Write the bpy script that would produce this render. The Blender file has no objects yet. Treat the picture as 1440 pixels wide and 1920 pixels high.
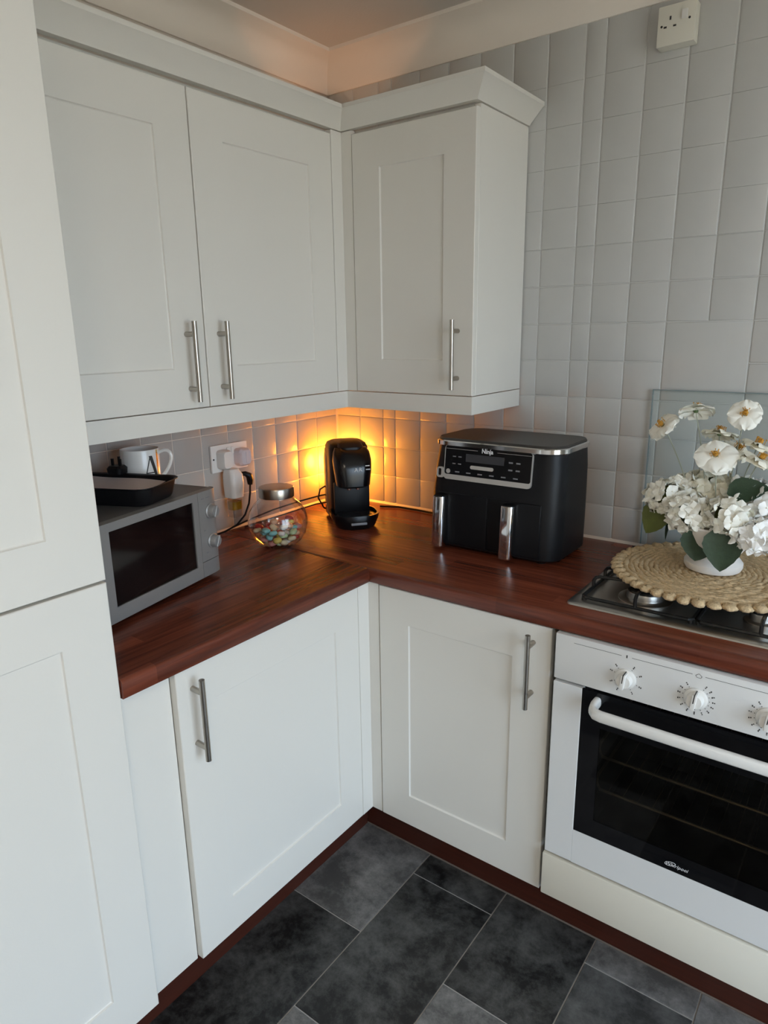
import bpy, bmesh, math, random
from mathutils import Vector, Matrix
random.seed(7)
SC = bpy.context.scene
COL = SC.collection
PI = math.pi

# ------------------------------------------------------------------ camera
cam_d = bpy.data.cameras.new('camera')
cam_d.sensor_fit = 'HORIZONTAL'; cam_d.sensor_width = 36.0
cam_d.lens = 36.0 * 1281.57 / 1440.0
cam_d.clip_start = 0.02
cam = bpy.data.objects.new('camera', cam_d); COL.objects.link(cam)
_r = Vector((0.803623, 0.594965, -0.014362)); _u = Vector((-0.140733, 0.213426, 0.96677)); _f = Vector((-0.57826, 0.774897, -0.255246))
cam.matrix_world = Matrix(((_r.x, _u.x, -_f.x, 1.6882), (_r.y, _u.y, -_f.y, -1.97658), (_r.z, _u.z, -_f.z, 1.52843), (0, 0, 0, 1)))
SC.camera = cam

# ------------------------------------------------------------------ world, exposure
SKY_STRENGTH = 9.9
EXPOSURE = 0.0
BULB_EMISSION = 205.0
UPLIGHT_W = 0.56
FILL_EMISSION = 56.0
w = bpy.data.worlds.new('overcast_sky'); SC.world = w; w.use_nodes = True
bg = w.node_tree.nodes['Background']
bg.inputs['Color'].default_value = (0.645, 0.80, 1.0, 1)
bg.inputs['Strength'].default_value = SKY_STRENGTH
SC.view_settings.view_transform = 'Standard'
SC.view_settings.look = 'None'
SC.view_settings.gamma = 1.0
SC.view_settings.use_curve_mapping = False
SC.view_settings.exposure = EXPOSURE
SC.cycles.max_bounces = 10
SC.cycles.diffuse_bounces = 6
SC.cycles.transparent_max_bounces = 16
SC.cycles.sample_clamp_indirect = 6.0
# daylight enters through the glazed opening of the right wall; the portal only guides sampling
WX, WY0, WY1, WZ0, WZ1 = 3.30, -2.35, -0.70, 0.12, 2.12
pl = bpy.data.lights.new('daylight_portal', 'AREA'); pl.shape = 'RECTANGLE'; pl.size = WZ1 - WZ0; pl.size_y = WY1 - WY0
pl.cycles.is_portal = True
po = bpy.data.objects.new('daylight_portal', pl); COL.objects.link(po)
po.location = (WX + 0.16, (WY0 + WY1) / 2, (WZ0 + WZ1) / 2); po.rotation_euler = (0, PI / 2, 0)

# ------------------------------------------------------------------ materials
def nt(m):
    return m.node_tree.nodes, m.node_tree.links
def mat(name, col, rough=0.5, metal=0.0, spec=0.5, coat=0.0, var=0.0, vscale=8.0, bump=0.0, bscale=60.0, stretch=None, coat_rough=0.1, trans=0.0, emit=None, estr=0.0, bdetail=3.0):
    m = bpy.data.materials.new(name); m.use_nodes = True
    N, L = nt(m); b = N['Principled BSDF']
    b.inputs['Base Color'].default_value = (*col, 1)
    b.inputs['Roughness'].default_value = rough
    b.inputs['Metallic'].default_value = metal
    b.inputs['Specular IOR Level'].default_value = spec
    b.inputs['Coat Weight'].default_value = coat
    b.inputs['Coat Roughness'].default_value = coat_rough
    b.inputs['Transmission Weight'].default_value = trans
    if emit:
        b.inputs['Emission Color'].default_value = (*emit, 1); b.inputs['Emission Strength'].default_value = estr
    tc = N.new('ShaderNodeNewGeometry'); vec = tc.outputs['Position']
    if stretch:
        mp = N.new('ShaderNodeMapping'); mp.inputs['Scale'].default_value = stretch; L.new(vec, mp.inputs['Vector']); vec = mp.outputs['Vector']
    n = N.new('ShaderNodeTexNoise'); n.inputs['Scale'].default_value = vscale; n.inputs['Detail'].default_value = 4; L.new(vec, n.inputs['Vector'])
    if var > 0:
        mx = N.new('ShaderNodeMix'); mx.data_type = 'RGBA'
        mx.inputs[6].default_value = (*[c * (1 - var) for c in col], 1); mx.inputs[7].default_value = (*[min(1, c * (1 + var)) for c in col], 1)
        L.new(n.outputs['Fac'], mx.inputs[0]); L.new(mx.outputs[2], b.inputs['Base Color'])
    if bump > 0:
        n2 = N.new('ShaderNodeTexNoise'); n2.inputs['Scale'].default_value = bscale; n2.inputs['Detail'].default_value = bdetail; L.new(vec, n2.inputs['Vector'])
        bp = N.new('ShaderNodeBump'); bp.inputs['Strength'].default_value = bump; bp.inputs['Distance'].default_value = 0.002
        L.new(n2.outputs['Fac'], bp.inputs['Height']); L.new(bp.outputs['Normal'], b.inputs['Normal'])
    return m

def glass_mat(name, tint=(1, 1, 1), refl=0.06, rough=0.02, fall=4.0):
    m = bpy.data.materials.new(name); m.use_nodes = True
    N, L = nt(m); N.remove(N['Principled BSDF'])
    t = N.new('ShaderNodeBsdfTransparent'); t.inputs[0].default_value = (*tint, 1)
    g = N.new('ShaderNodeBsdfGlossy'); g.inputs['Roughness'].default_value = rough
    fr = N.new('ShaderNodeLayerWeight'); fr.inputs['Blend'].default_value = 0.5
    pw = N.new('ShaderNodeMath'); pw.operation = 'POWER'; pw.inputs[1].default_value = fall; L.new(fr.outputs['Facing'], pw.inputs[0])
    ad = N.new('ShaderNodeMath'); ad.operation = 'MULTIPLY_ADD'; ad.inputs[1].default_value = 0.75; ad.inputs[2].default_value = refl; ad.use_clamp = True
    mx = N.new('ShaderNodeMixShader'); L.new(pw.outputs[0], ad.inputs[0]); L.new(ad.outputs[0], mx.inputs[0]); L.new(t.outputs[0], mx.inputs[1]); L.new(g.outputs[0], mx.inputs[2])
    L.new(mx.outputs[0], N['Material Output'].inputs[0])
    return m

def wood_mat(name, axis, c1, c2, rough=0.25):
    """stave-built wood: strips about 45 mm wide along the given world axis, streaky grain"""
    m = bpy.data.materials.new(name); m.use_nodes = True
    N, L = nt(m); b = N['Principled BSDF']
    g = N.new('ShaderNodeNewGeometry'); sx = N.new('ShaderNodeSeparateXYZ'); L.new(g.outputs['Position'], sx.inputs[0])
    al, ac = (0, 1) if axis == 'x' else (1, 0)
    def math_(op, a, bv):
        q = N.new('ShaderNodeMath'); q.operation = op
        for i, v in enumerate((a, bv)):
            if isinstance(v, (int, float)): q.inputs[i].default_value = v
            elif v is not None: L.new(v, q.inputs[i])
        return q.outputs[0]
    across = math_('FLOOR', math_('MULTIPLY', sx.outputs[ac], 22.0), None)
    along = math_('FLOOR', math_('ADD', math_('MULTIPLY', sx.outputs[al], 2.2), math_('MULTIPLY', across, 0.37)), None)
    cv = N.new('ShaderNodeCombineXYZ'); L.new(across, cv.inputs[0]); L.new(along, cv.inputs[1])
    wn = N.new('ShaderNodeTexWhiteNoise'); wn.noise_dimensions = '2D'; L.new(cv.outputs[0], wn.inputs['Vector'])
    mp = N.new('ShaderNodeMapping'); mp.inputs['Scale'].default_value = (3, 60, 60) if axis == 'x' else (60, 3, 60)
    L.new(g.outputs['Position'], mp.inputs[0])
    n = N.new('ShaderNodeTexNoise'); n.inputs['Scale'].default_value = 1.6; n.inputs['Detail'].default_value = 5; L.new(mp.outputs[0], n.inputs['Vector'])
    f = math_('ADD', math_('MULTIPLY', wn.outputs['Value'], 0.35), math_('MULTIPLY', n.outputs['Fac'], 0.75))
    r = N.new('ShaderNodeValToRGB'); r.color_ramp.elements[0].position = 0.25; r.color_ramp.elements[1].position = 0.85
    r.color_ramp.elements[0].color = (*c1, 1); r.color_ramp.elements[1].color = (*c2, 1)
    L.new(f, r.inputs[0]); L.new(r.outputs[0], b.inputs['Base Color'])
    b.inputs['Roughness'].default_value = rough; b.inputs['Specular IOR Level'].default_value = 0.45
    bp = N.new('ShaderNodeBump'); bp.inputs['Strength'].default_value = 0.04; bp.inputs['Distance'].default_value = 0.001
    L.new(n.outputs['Fac'], bp.inputs['Height']); L.new(bp.outputs['Normal'], b.inputs['Normal'])
    return m

def slate_mat(name, c1, c2, rough=0.42):
    m = bpy.data.materials.new(name); m.use_nodes = True
    N, L = nt(m); b = N['Principled BSDF']
    tc = N.new('ShaderNodeTexCoord'); oi = N.new('ShaderNodeObjectInfo')
    ad = N.new('ShaderNodeVectorMath'); ad.operation = 'ADD'
    ml = N.new('ShaderNodeMath'); ml.operation = 'MULTIPLY'; ml.inputs[1].default_value = 40.0; L.new(oi.outputs['Random'], ml.inputs[0])
    L.new(tc.outputs['Object'], ad.inputs[0]); L.new(ml.outputs[0], ad.inputs[1])
    n = N.new('ShaderNodeTexNoise'); n.inputs['Scale'].default_value = 8.0; n.inputs['Detail'].default_value = 12; n.inputs['Roughness'].default_value = 0.78; n.inputs['Distortion'].default_value = 0.15
    L.new(ad.outputs[0], n.inputs['Vector'])
    r = N.new('ShaderNodeValToRGB'); r.color_ramp.elements[0].position = 0.42; r.color_ramp.elements[1].position = 0.72
    r.color_ramp.elements[0].color = (*c1, 1); r.color_ramp.elements[1].color = (*c2, 1)
    L.new(n.outputs['Fac'], r.inputs[0]); L.new(r.outputs[0], b.inputs['Base Color'])
    b.inputs['Roughness'].default_value = rough; b.inputs['Specular IOR Level'].default_value = 0.4
    bp = N.new('ShaderNodeBump'); bp.inputs['Strength'].default_value = 0.25; bp.inputs['Distance'].default_value = 0.002
    L.new(n.outputs['Fac'], bp.inputs['Height']); L.new(bp.outputs['Normal'], b.inputs['Normal'])
    return m

M = {}
M['cab'] = mat('cream_white_cabinet_paint', (0.76, 0.735, 0.68), 0.38, bump=0.04, bscale=300)
M['carcass'] = mat('cabinet_carcass', (0.60, 0.59, 0.55), 0.5)
M['cream'] = mat('cream_panel_paint', (0.76, 0.72, 0.62), 0.42)
M['tile'] = mat('grey_painted_tile', (0.535, 0.535, 0.52), 0.27, bump=0.22, bscale=26, var=0.04, vscale=14, bdetail=4)
M['grout'] = mat('grey_painted_grout', (0.56, 0.56, 0.545), 0.5, bump=0.3, bscale=120)
M['plaster'] = mat('magnolia_wall_paint', (0.66, 0.60, 0.53), 0.7, bump=0.08, bscale=90)
M['coving'] = mat('white_coving_paint', (0.86, 0.80, 0.73), 0.6)
M['ceil'] = mat('ceiling_paint', (0.62, 0.58, 0.54), 0.85, bump=0.2, bscale=160)
M['room'] = mat('plain_room_wall_paint', (0.78, 0.73, 0.66), 0.8)
M['seal'] = mat('white_sealant', (0.72, 0.70, 0.66), 0.4)
M['wood_x'] = wood_mat('mahogany_worktop_right', 'x', (0.062, 0.0140, 0.0080), (0.240, 0.060, 0.029))
M['wood_y'] = wood_mat('mahogany_worktop_left', 'y', (0.062, 0.0140, 0.0080), (0.240, 0.060, 0.029))
M['plinth'] = mat('dark_red_plinth_wood', (0.055, 0.012, 0.006), 0.4, var=0.35, vscale=3, stretch=(2, 2, 40))
M['plinth_edge'] = mat('pale_plinth_seal', (0.16, 0.13, 0.11), 0.5)
M['slate_dark'] = slate_mat('dark_slate_tile', (0.009, 0.009, 0.009), (0.125, 0.125, 0.12))
M['slate_grey'] = slate_mat('grey_slate_tile', (0.085, 0.084, 0.082), (0.32, 0.31, 0.30))
M['slate_mid'] = slate_mat('charcoal_slate_tile', (0.035, 0.035, 0.035), (0.15, 0.15, 0.147))
M['floor_grout'] = mat('floor_grout', (0.42, 0.40, 0.38), 0.7)
M['steel'] = mat('brushed_steel', (0.42, 0.385, 0.34), 0.28, metal=1.0, bump=0.08, bscale=40, stretch=(20, 20, 1))
M['hob_steel'] = mat('hob_stainless', (0.50, 0.48, 0.45), 0.34, metal=1.0, bump=0.05, bscale=60, stretch=(1, 30, 1))
M['chrome'] = mat('chrome', (0.75, 0.75, 0.76), 0.10, metal=1.0)
M['silver'] = mat('silver_painted_plastic', (0.30, 0.29, 0.28), 0.40, metal=0.35, bump=0.05, bscale=300)
M['silver_dark'] = mat('grey_metal_casing', (0.16, 0.155, 0.15), 0.42, metal=0.4, bump=0.06, bscale=200)
M['black'] = mat('black_plastic', (0.007, 0.007, 0.008), 0.36, spec=0.22)
M['tile_left_shaded'] = mat('grey_riven_tile_shade_in_colour', (0.45, 0.425, 0.395), 0.27, bump=0.95, bscale=17, var=0.04, vscale=14, bdetail=5)  # same paint as tile_rough; shade under the wall cabinets put into the colour
M['dark_cover'] = mat('dark_brown_grey_cover', (0.035, 0.031, 0.028), 0.38, bump=0.05, bscale=200)
M['light_steel'] = mat('pale_brushed_trim', (0.66, 0.64, 0.61), 0.45, metal=0.6)
M['tile_rough'] = mat('grey_painted_riven_tile', (0.535, 0.535, 0.52), 0.27, bump=0.95, bscale=17, var=0.04, vscale=14, bdetail=5)
M['black_gloss'] = mat('black_gloss_plastic', (0.005, 0.005, 0.006), 0.20, spec=0.4)
M['black_matt'] = mat('black_matt_plastic', (0.009, 0.009, 0.010), 0.40, spec=0.22)
M['black_iron'] = mat('black_enamel_iron', (0.008, 0.008, 0.008), 0.30)
M['black_glass'] = mat('black_oven_glass', (0.004, 0.004, 0.005), 0.06, spec=0.5)
M['micro_glass'] = mat('microwave_door_glass', (0.006, 0.004, 0.004), 0.10)
M['white_enamel'] = mat('white_oven_enamel', (0.74, 0.74, 0.73), 0.28)
M['white_plastic'] = mat('white_plastic', (0.78, 0.77, 0.74), 0.35)
M['old_plastic'] = mat('ivory_socket_plastic', (0.72, 0.70, 0.62), 0.4)
M['lilac_plastic'] = mat('pale_lilac_plastic', (0.62, 0.58, 0.62), 0.3)
M['dark_print'] = mat('dark_print', (0.03, 0.03, 0.03), 0.5)
M['white_print'] = mat('white_print', (0.75, 0.75, 0.76), 0.4)
M['grey_print'] = mat('grey_print', (0.22, 0.22, 0.23), 0.4)
M['ceramic'] = mat('white_ceramic', (0.80, 0.79, 0.76), 0.22)
M['gold'] = mat('gold_foil', (0.95, 0.66, 0.22), 0.22, metal=1.0)
M['paper'] = mat('baking_paper', (0.62, 0.55, 0.53), 0.7, bump=0.2, bscale=60)
M['vase'] = mat('matt_white_stoneware', (0.80, 0.77, 0.73), 0.55, bump=0.12, bscale=120)
M['jute'] = mat('natural_jute', (0.62, 0.46, 0.27), 0.85, var=0.5, vscale=130, bump=1.0, bscale=280)
M['petal'] = mat('ivory_petal', (0.92, 0.91, 0.83), 0.6, var=0.05, vscale=60)
M['petal_w'] = mat('white_petal', (0.95, 0.95, 0.93), 0.6, var=0.04, vscale=60)
M['petal_c'] = mat('cream_petal', (0.90, 0.87, 0.74), 0.6, var=0.08, vscale=60)
M['stamen'] = mat('yellow_stamen', (0.55, 0.27, 0.03), 0.7, var=0.4, vscale=300)
M['stem'] = mat('pale_stem', (0.34, 0.36, 0.28), 0.6)
M['sepal'] = mat('green_sepal', (0.10, 0.16, 0.05), 0.6)
M['leaf'] = mat('dark_green_leaf', (0.028, 0.055, 0.028), 0.5, var=0.3, vscale=90, bump=0.3, bscale=120)
M['leaf_o'] = mat('olive_leaf', (0.10, 0.12, 0.02), 0.5, var=0.2, vscale=60, bump=0.3, bscale=120)
M['glass'] = glass_mat('clear_glass', (0.97, 0.98, 0.97), 0.05)
M['jar_glass'] = glass_mat('jar_glass', (0.92, 0.89, 0.86), 0.09, 0.12, 2.0)
M['splash'] = glass_mat('splashback_glass', (0.955, 0.975, 0.975), 0.03, 0.03)
M['splash_edge'] = mat('polished_glass_edge', (0.20, 0.26, 0.27), 0.2)
M['oven_window'] = glass_mat('tinted_oven_window', (0.46, 0.44, 0.40), 0.04, 0.03)
M['oven_cavity'] = mat('oven_cavity_enamel', (0.06, 0.058, 0.055), 0.4)
M['rack'] = mat('oven_rack_wire', (0.75, 0.68, 0.58), 0.3, metal=0.8)
M['amber'] = mat('amber_oil', (0.60, 0.40, 0.03), 0.1, trans=0.6)
M['bulb'] = mat('lit_amber_bulb', (1, 0.6, 0.15), 0.4, emit=(1.0, 0.33, 0.026), estr=BULB_EMISSION)
M['uplight_lens'] = mat('lit_uplight_lens', (1, 0.6, 0.3), 0.4, emit=(1.0, 0.45, 0.18), estr=4.0)
M['fill_glow'] = mat('added_fill_diffuser', (1, 1, 1), 0.5, emit=(1.0, 0.86, 0.70), estr=FILL_EMISSION)  # glow of the added, unseen fill lamp
M['tank'] = mat('smoky_water_tank', (0.16, 0.14, 0.12), 0.22)
M['soft_grey'] = mat('lcd_grey', (0.05, 0.05, 0.055), 0.25)

# ------------------------------------------------------------------ mesh helpers
class MB:
    def __init__(s): s.v = []; s.f = []
    def add(s, vs, fs):
        o = len(s.v); s.v += [tuple(v) for v in vs]; s.f += [tuple(i + o for i in f) for f in fs]; return s
    def box(s, x0, x1, y0, y1, z0, z1, bev=0.0, seg=2):
        if bev <= 0:
            vs = [(x, y, z) for z in (z0, z1) for y in (y0, y1) for x in (x0, x1)]
            return s.add(vs, [(0, 2, 3, 1), (4, 5, 7, 6), (0, 1, 5, 4), (2, 6, 7, 3), (0, 4, 6, 2), (1, 3, 7, 5)])
        bm = bmesh.new(); bmesh.ops.create_cube(bm, size=1)
        for v in bm.verts: v.co = Vector(((x0 + x1) / 2 + v.co.x * (x1 - x0), (y0 + y1) / 2 + v.co.y * (y1 - y0), (z0 + z1) / 2 + v.co.z * (z1 - z0)))
        bmesh.ops.bevel(bm, geom=bm.edges[:], offset=bev, segments=seg, profile=0.6, affect='EDGES', clamp_overlap=True)
        bm.verts.index_update()
        s.add([v.co[:] for v in bm.verts], [[v.index for v in f.verts] for f in bm.faces]); bm.free(); return s
    def loops(s, rings, cap0=True, cap1=True, closed=True):
        """rings: equal-length point loops, lofted in order"""
        n = len(rings[0]); vs = [p for r in rings for p in r]; fs = []
        for i in range(len(rings) - 1):
            for j in range(n if closed else n - 1):
                a = i * n + j; b = i * n + (j + 1) % n
                fs.append((a, b, b + n, a + n))
        if cap0: fs.append(tuple(reversed(range(n))))
        if cap1: fs.append(tuple(range((len(rings) - 1) * n, len(rings) * n)))
        return s.add(vs, fs)
    def cyl(s, p0, p1, r0, r1=None, n=16, cap=True):
        r1 = r0 if r1 is None else r1
        p0 = Vector(p0); p1 = Vector(p1); d = (p1 - p0).normalized()
        a = d.orthogonal().normalized(); b = d.cross(a)
        ring = lambda p, r: [p + (a * math.cos(t) + b * math.sin(t)) * r for t in [2 * PI * k / n for k in range(n)]]
        return s.loops([ring(p0, r0), ring(p1, r1)], cap, cap)
    def tube(s, pts, r, n=8, closed=False):
        pts = [Vector(p) for p in pts]; rings = []; prev = None
        m = len(pts)
        for i, p in enumerate(pts):
            if closed: d = pts[(i + 1) % m] - pts[i - 1]
            else: d = pts[min(i + 1, m - 1)] - pts[max(i - 1, 0)]
            d.normalize()
            a = d.orthogonal().normalized() if prev is None else (prev - d * prev.dot(d)).normalized()
            prev = a; b = d.cross(a); rr = r[i] if isinstance(r, (list, tuple)) else r
            rings.append([p + (a * math.cos(t) + b * math.sin(t)) * rr for t in [2 * PI * k / n for k in range(n)]])
        if closed: return s.loops(rings + [rings[0]], False, False)
        return s.loops(rings)
    def lathe(s, prof, n=32, c=(0, 0, 0), cap0=False, cap1=False):
        rings = [[(c[0] + r * math.cos(2 * PI * k / n), c[1] + r * math.sin(2 * PI * k / n), c[2] + z) for k in range(n)] for r, z in prof]
        return s.loops(rings, cap0, cap1)
    def sphere(s, c, rx, ry=None, rz=None, n=16, m=10):
        ry = rx if ry is None else ry; rz = rx if rz is None else rz
        rings = []
        for i in range(m + 1):
            t = -PI / 2 + PI * i / m; cr = max(math.cos(t), 1e-3)
            rings.append([(c[0] + rx * cr * math.cos(2 * PI * k / n), c[1] + ry * cr * math.sin(2 * PI * k / n), c[2] + rz * math.sin(t)) for k in range(n)])
        return s.loops(rings, True, True)
    def rrect(s, levels, seg=6, cap0=True, cap1=True):
        """levels: (z, x0, x1, y0, y1, r) rounded-rectangle sections, lofted upwards"""
        rings = []
        for z, x0, x1, y0, y1, r in levels:
            r = min(r, (x1 - x0) / 2 - 1e-4, (y1 - y0) / 2 - 1e-4); ring = []
            for cx, cy, a0 in ((x1 - r, y0 + r, -PI / 2), (x1 - r, y1 - r, 0), (x0 + r, y1 - r, PI / 2), (x0 + r, y0 + r, PI)):
                for k in range(seg + 1):
                    t = a0 + PI / 2 * k / seg; ring.append((cx + r * math.cos(t), cy + r * math.sin(t), z))
            rings.append(ring)
        return s.loops(rings, cap0, cap1)
    def prism(s, poly, h0, h1, axis='z'):
        mp = {'z': lambda a, b, h: (a, b, h), 'y': lambda a, b, h: (a, h, b), 'x': lambda a, b, h: (h, a, b)}[axis]
        return s.loops([[mp(a, b, h0) for a, b in poly], [mp(a, b, h1) for a, b in poly]])
    def xform(s, mtx):
        s.v = [tuple(mtx @ Vector(v)) for v in s.v]; return s
    def mesh(s, name, m, smooth=35):
        me = bpy.data.meshes.new(name); me.from_pydata(s.v, [], s.f)
        bm = bmesh.new(); bm.from_mesh(me); bmesh.ops.recalc_face_normals(bm, faces=bm.faces[:]); bm.to_mesh(me); bm.free()
        me.materials.append(M[m] if isinstance(m, str) else m)
        if smooth:
            me.polygons.foreach_set('use_smooth', [True] * len(me.polygons)); me.set_sharp_from_angle(angle=math.radians(smooth))
        me.update(); return me
    def build(s, name, m, parent=None, loc=(0, 0, 0), rot=(0, 0, 0), smooth=35):
        o = bpy.data.objects.new(name, s.mesh(name, m, smooth)); COL.objects.link(o)
        o.location = loc; o.rotation_euler = rot
        if parent: o.parent = parent
        return o

def tag(o, label, cat=None, group=None, kind=None):
    o['label'] = label
    if cat: o['category'] = cat
    if group: o['group'] = group
    if kind: o['kind'] = kind
    return o
def thing(name, label, cat, loc=(0, 0, 0), rz=0.0, group=None):
    o = bpy.data.objects.new(name, None); COL.objects.link(o); o.empty_display_size = 0.05
    o.location = loc; o.rotation_euler = (0, 0, rz); return tag(o, label, cat, group)
def structure(o, label=None):
    o['kind'] = 'structure'
    if label: o['label'] = label
    return o
def inst(me, name, parent, loc, rot=(0, 0, 0), scale=(1, 1, 1)):
    o = bpy.data.objects.new(name, me); COL.objects.link(o); o.parent = parent; o.location = loc; o.rotation_euler = rot; o.scale = scale; return o
def world_part(mb, name, m, parent):
    """a part whose shape was given in room coordinates"""
    mw_ = Matrix.Translation(parent.location) @ Matrix.Rotation(parent.rotation_euler.z, 4, 'Z')
    return mb.xform(mw_.inverted()).build(name, m, parent)
def text_mesh(txt, size, depth=0.0003, shear=0.0, bold=0.0):
    cu = bpy.data.curves.new('lettering', 'FONT'); cu.body = txt; cu.size = size; cu.extrude = depth; cu.shear = shear; cu.offset = bold
    cu.align_x = 'CENTER'; cu.align_y = 'CENTER'; cu.resolution_u = 3
    o = bpy.data.objects.new('lettering', cu); COL.objects.link(o)
    bpy.context.view_layer.update()
    me = bpy.data.meshes.new_from_object(o.evaluated_get(bpy.context.evaluated_depsgraph_get()))
    bpy.data.objects.remove(o); bpy.data.curves.remove(cu); return me
def text(txt, size, m, parent, loc, rot, name='lettering', **k):
    me = text_mesh(txt, size, **k); me.materials.clear(); me.materials.append(M[m])
    return inst(me, name, parent, loc, rot)
FRONT = (PI / 2, 0, 0)     # text lying on a face that looks towards local -y

# ------------------------------------------------------------------ room shell
RX, RY, CH = WX, -3.40, 2.40
floor = structure(MB().box(0, RX, RY, 0, -0.12, -0.0025).build('floor', 'floor_grout', smooth=0), 'slate-effect tiled floor with pale joints')
ceiling = structure(MB().box(-0.1, RX + 0.15, RY - 0.1, 0.1, CH, CH + 0.1).build('ceiling', 'ceil', smooth=0), 'pale textured ceiling')
wall_back = structure(MB().box(-0.1, RX + 0.15, 0.0012, 0.12, -0.12, CH).build('wall_back', 'grout', smooth=0), 'grey painted tiled wall behind the hob')
wall_left = structure(MB().box(-0.12, -0.0012, RY, 0.004, -0.12, CH).build('wall_left', 'plaster', smooth=0), 'wall behind the microwave, tiled below and cream above')
structure(MB().box(-0.12, RX + 0.15, RY - 0.12, RY, -0.12, CH).build('wall_front', 'room', smooth=0), 'plain pale wall behind the photographer')
mb = MB(); T = 0.15
mb.box(RX, RX + T, RY, WY0, -0.12, CH).box(RX, RX + T, WY1, 0.004, -0.12, CH).box(RX, RX + T, WY0, WY1, -0.12, WZ0).box(RX, RX + T, WY0, WY1, WZ1, CH)
structure(mb.build('wall_right', 'room', smooth=0), 'plain pale wall with a glazed opening')
win = structure(bpy.data.objects.new('window_1', None)); COL.objects.link(win); win.location = (RX + 0.06, (WY0 + WY1) / 2, WZ0); win['label'] = 'white framed glazed garden doors letting in daylight'
hw, hh = (WY1 - WY0) / 2, WZ1 - WZ0
mb = MB()
for y in (-hw, -0.04, hw - 0.06): mb.box(-0.03, 0.03, y, y + (0.08 if y == -0.04 else 0.06), 0, hh, 0.004)
mb.box(-0.03, 0.03, -hw, hw, 0, 0.09, 0.004).box(-0.03, 0.03, -hw, hw, hh - 0.07, hh, 0.004)
mb.build('window_frame', 'white_plastic', win)
MB().box(-0.004, 0.004, -hw + 0.05, -0.03, 0.08, hh - 0.06).build('pane', 'glass', win, smooth=0)
MB().box(-0.004, 0.004, 0.03, hw - 0.05, 0.08, hh - 0.06).build('pane', 'glass', win, smooth=0)
structure(MB().box(RX + 0.15, RX + 30, -16, 12, -0.3, -0.16).build('ground', mat('garden_paving', (0.62, 0.49, 0.35), 0.9, var=0.2, vscale=2), smooth=0), 'pale garden paving outside the doors')

# added fill lamp, unseen behind the photographer, brightens and warms the facing fronts
cl = thing('added_fill_light', 'added round fill light on the ceiling, unseen behind the photographer', 'light', (2.25, -2.65, 2.40))
MB().lathe([(.001, -.001), (.185, -.001), (.19, -.006), (.19, -.030), (.18, -.034), (.165, -.034), (.165, -.02), (.001, -.02)], 40).build('rim', 'white_plastic', cl)
MB().lathe([(.001, -.046), (.10, -.043), (.150, -.035), (.164, -.022)], 36).build('diffuser', 'fill_glow', cl)

# floor tiles: 255 x 500 mm slate planks, staggered
fx = [0.497, 0.752, 1.006, 1.262, 1.517, 1.772, 2.027, 2.282, 2.537, 2.792, 3.047, 3.302]
kinds = {0: ['slate_grey', 'slate_dark', 'slate_mid'], 1: ['slate_dark', 'slate_dark', 'slate_grey'], 2: ['slate_dark', 'slate_grey', 'slate_dark'], 3: ['slate_grey', 'slate_mid', 'slate_dark']}
for c in range(len(fx) - 1):
    x0, x1 = fx[c], min(fx[c + 1], RX)
    first = -0.852 if c % 2 == 0 else (-0.604 if c % 4 == 1 else -0.597)
    ys = [-0.30]; y = first
    if c % 2 == 0 and False: pass
    while y > RY: ys.append(y); y -= 0.5
    ys.append(RY)
    for i in range(len(ys) - 1):
        a, b = ys[i], ys[i + 1]
        if a - b < 0.02: continue
        cx, cy = (x0 + x1) / 2, (a + b) / 2; g = 0.0016
        k = kinds.get(c, [random.choice(['slate_dark', 'slate_mid', 'slate_grey']) for _ in range(9)])
        m_ = k[i] if i < len(k) else random.choice(['slate_dark', 'slate_mid', 'slate_grey'])
        hx, hy = (x1 - x0) / 2 - g, (a - b) / 2 - g
        o = MB().box(-hx, hx, -hy, hy, -0.0025, 0.0, 0.0008, 1).build('floor_tile', m_, floor, (cx, cy, 0))

# wall tiles (105 mm), painted over in grey
ZR = [0.913 + 0.1049 * k for k in range(14)]
ZR[-1] = 2.312
XC = [0.002, 0.111, 0.216, 0.269, 0.375, 0.481, 0.587, 0.693, 0.797, 0.902, 0.957, 1.061, 1.165, 1.270, 1.375, 1.480, 1.585, 1.690, 1.795, 1.900, 2.005, 2.11, 2.215, 2.32, 2.425]
tile_cache = {}
def wall_tile(wd, ht, gz=0.0013, m='tile'):
    k = (round(wd, 3), round(ht, 3), gz, m)
    if k not in tile_cache:
        g = 0.0013; mb = MB(); x, z = wd / 2 - g, ht / 2 - gz; e = 0.0028; ez = 0.0028 if gz > 0.001 else 0.0003
        mb.loops([[(-x, 0, -z), (x, 0, -z), (x, 0, z), (-x, 0, z)], [(-x, -0.0035, -z), (x, -0.0035, -z), (x, -0.0035, z), (-x, -0.0035, z)],
                  [(-x + e * .4, -0.0048, -z + ez * .4), (x - e * .4, -0.0048, -z + ez * .4), (x - e * .4, -0.0048, z - ez * .4), (-x + e * .4, -0.0048, z - ez * .4)],
                  [(-x + e, -0.0055, -z + ez), (x - e, -0.0055, -z + ez), (x - e, -0.0055, z - ez), (-x + e, -0.0055, z - ez)]], False, True)
        tile_cache[k] = mb.mesh('wall_tile', m, 50)
    return tile_cache[k]
rt = random.Random(3)
def jit(): return rt.uniform(-0.0035, 0.0035)
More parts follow.
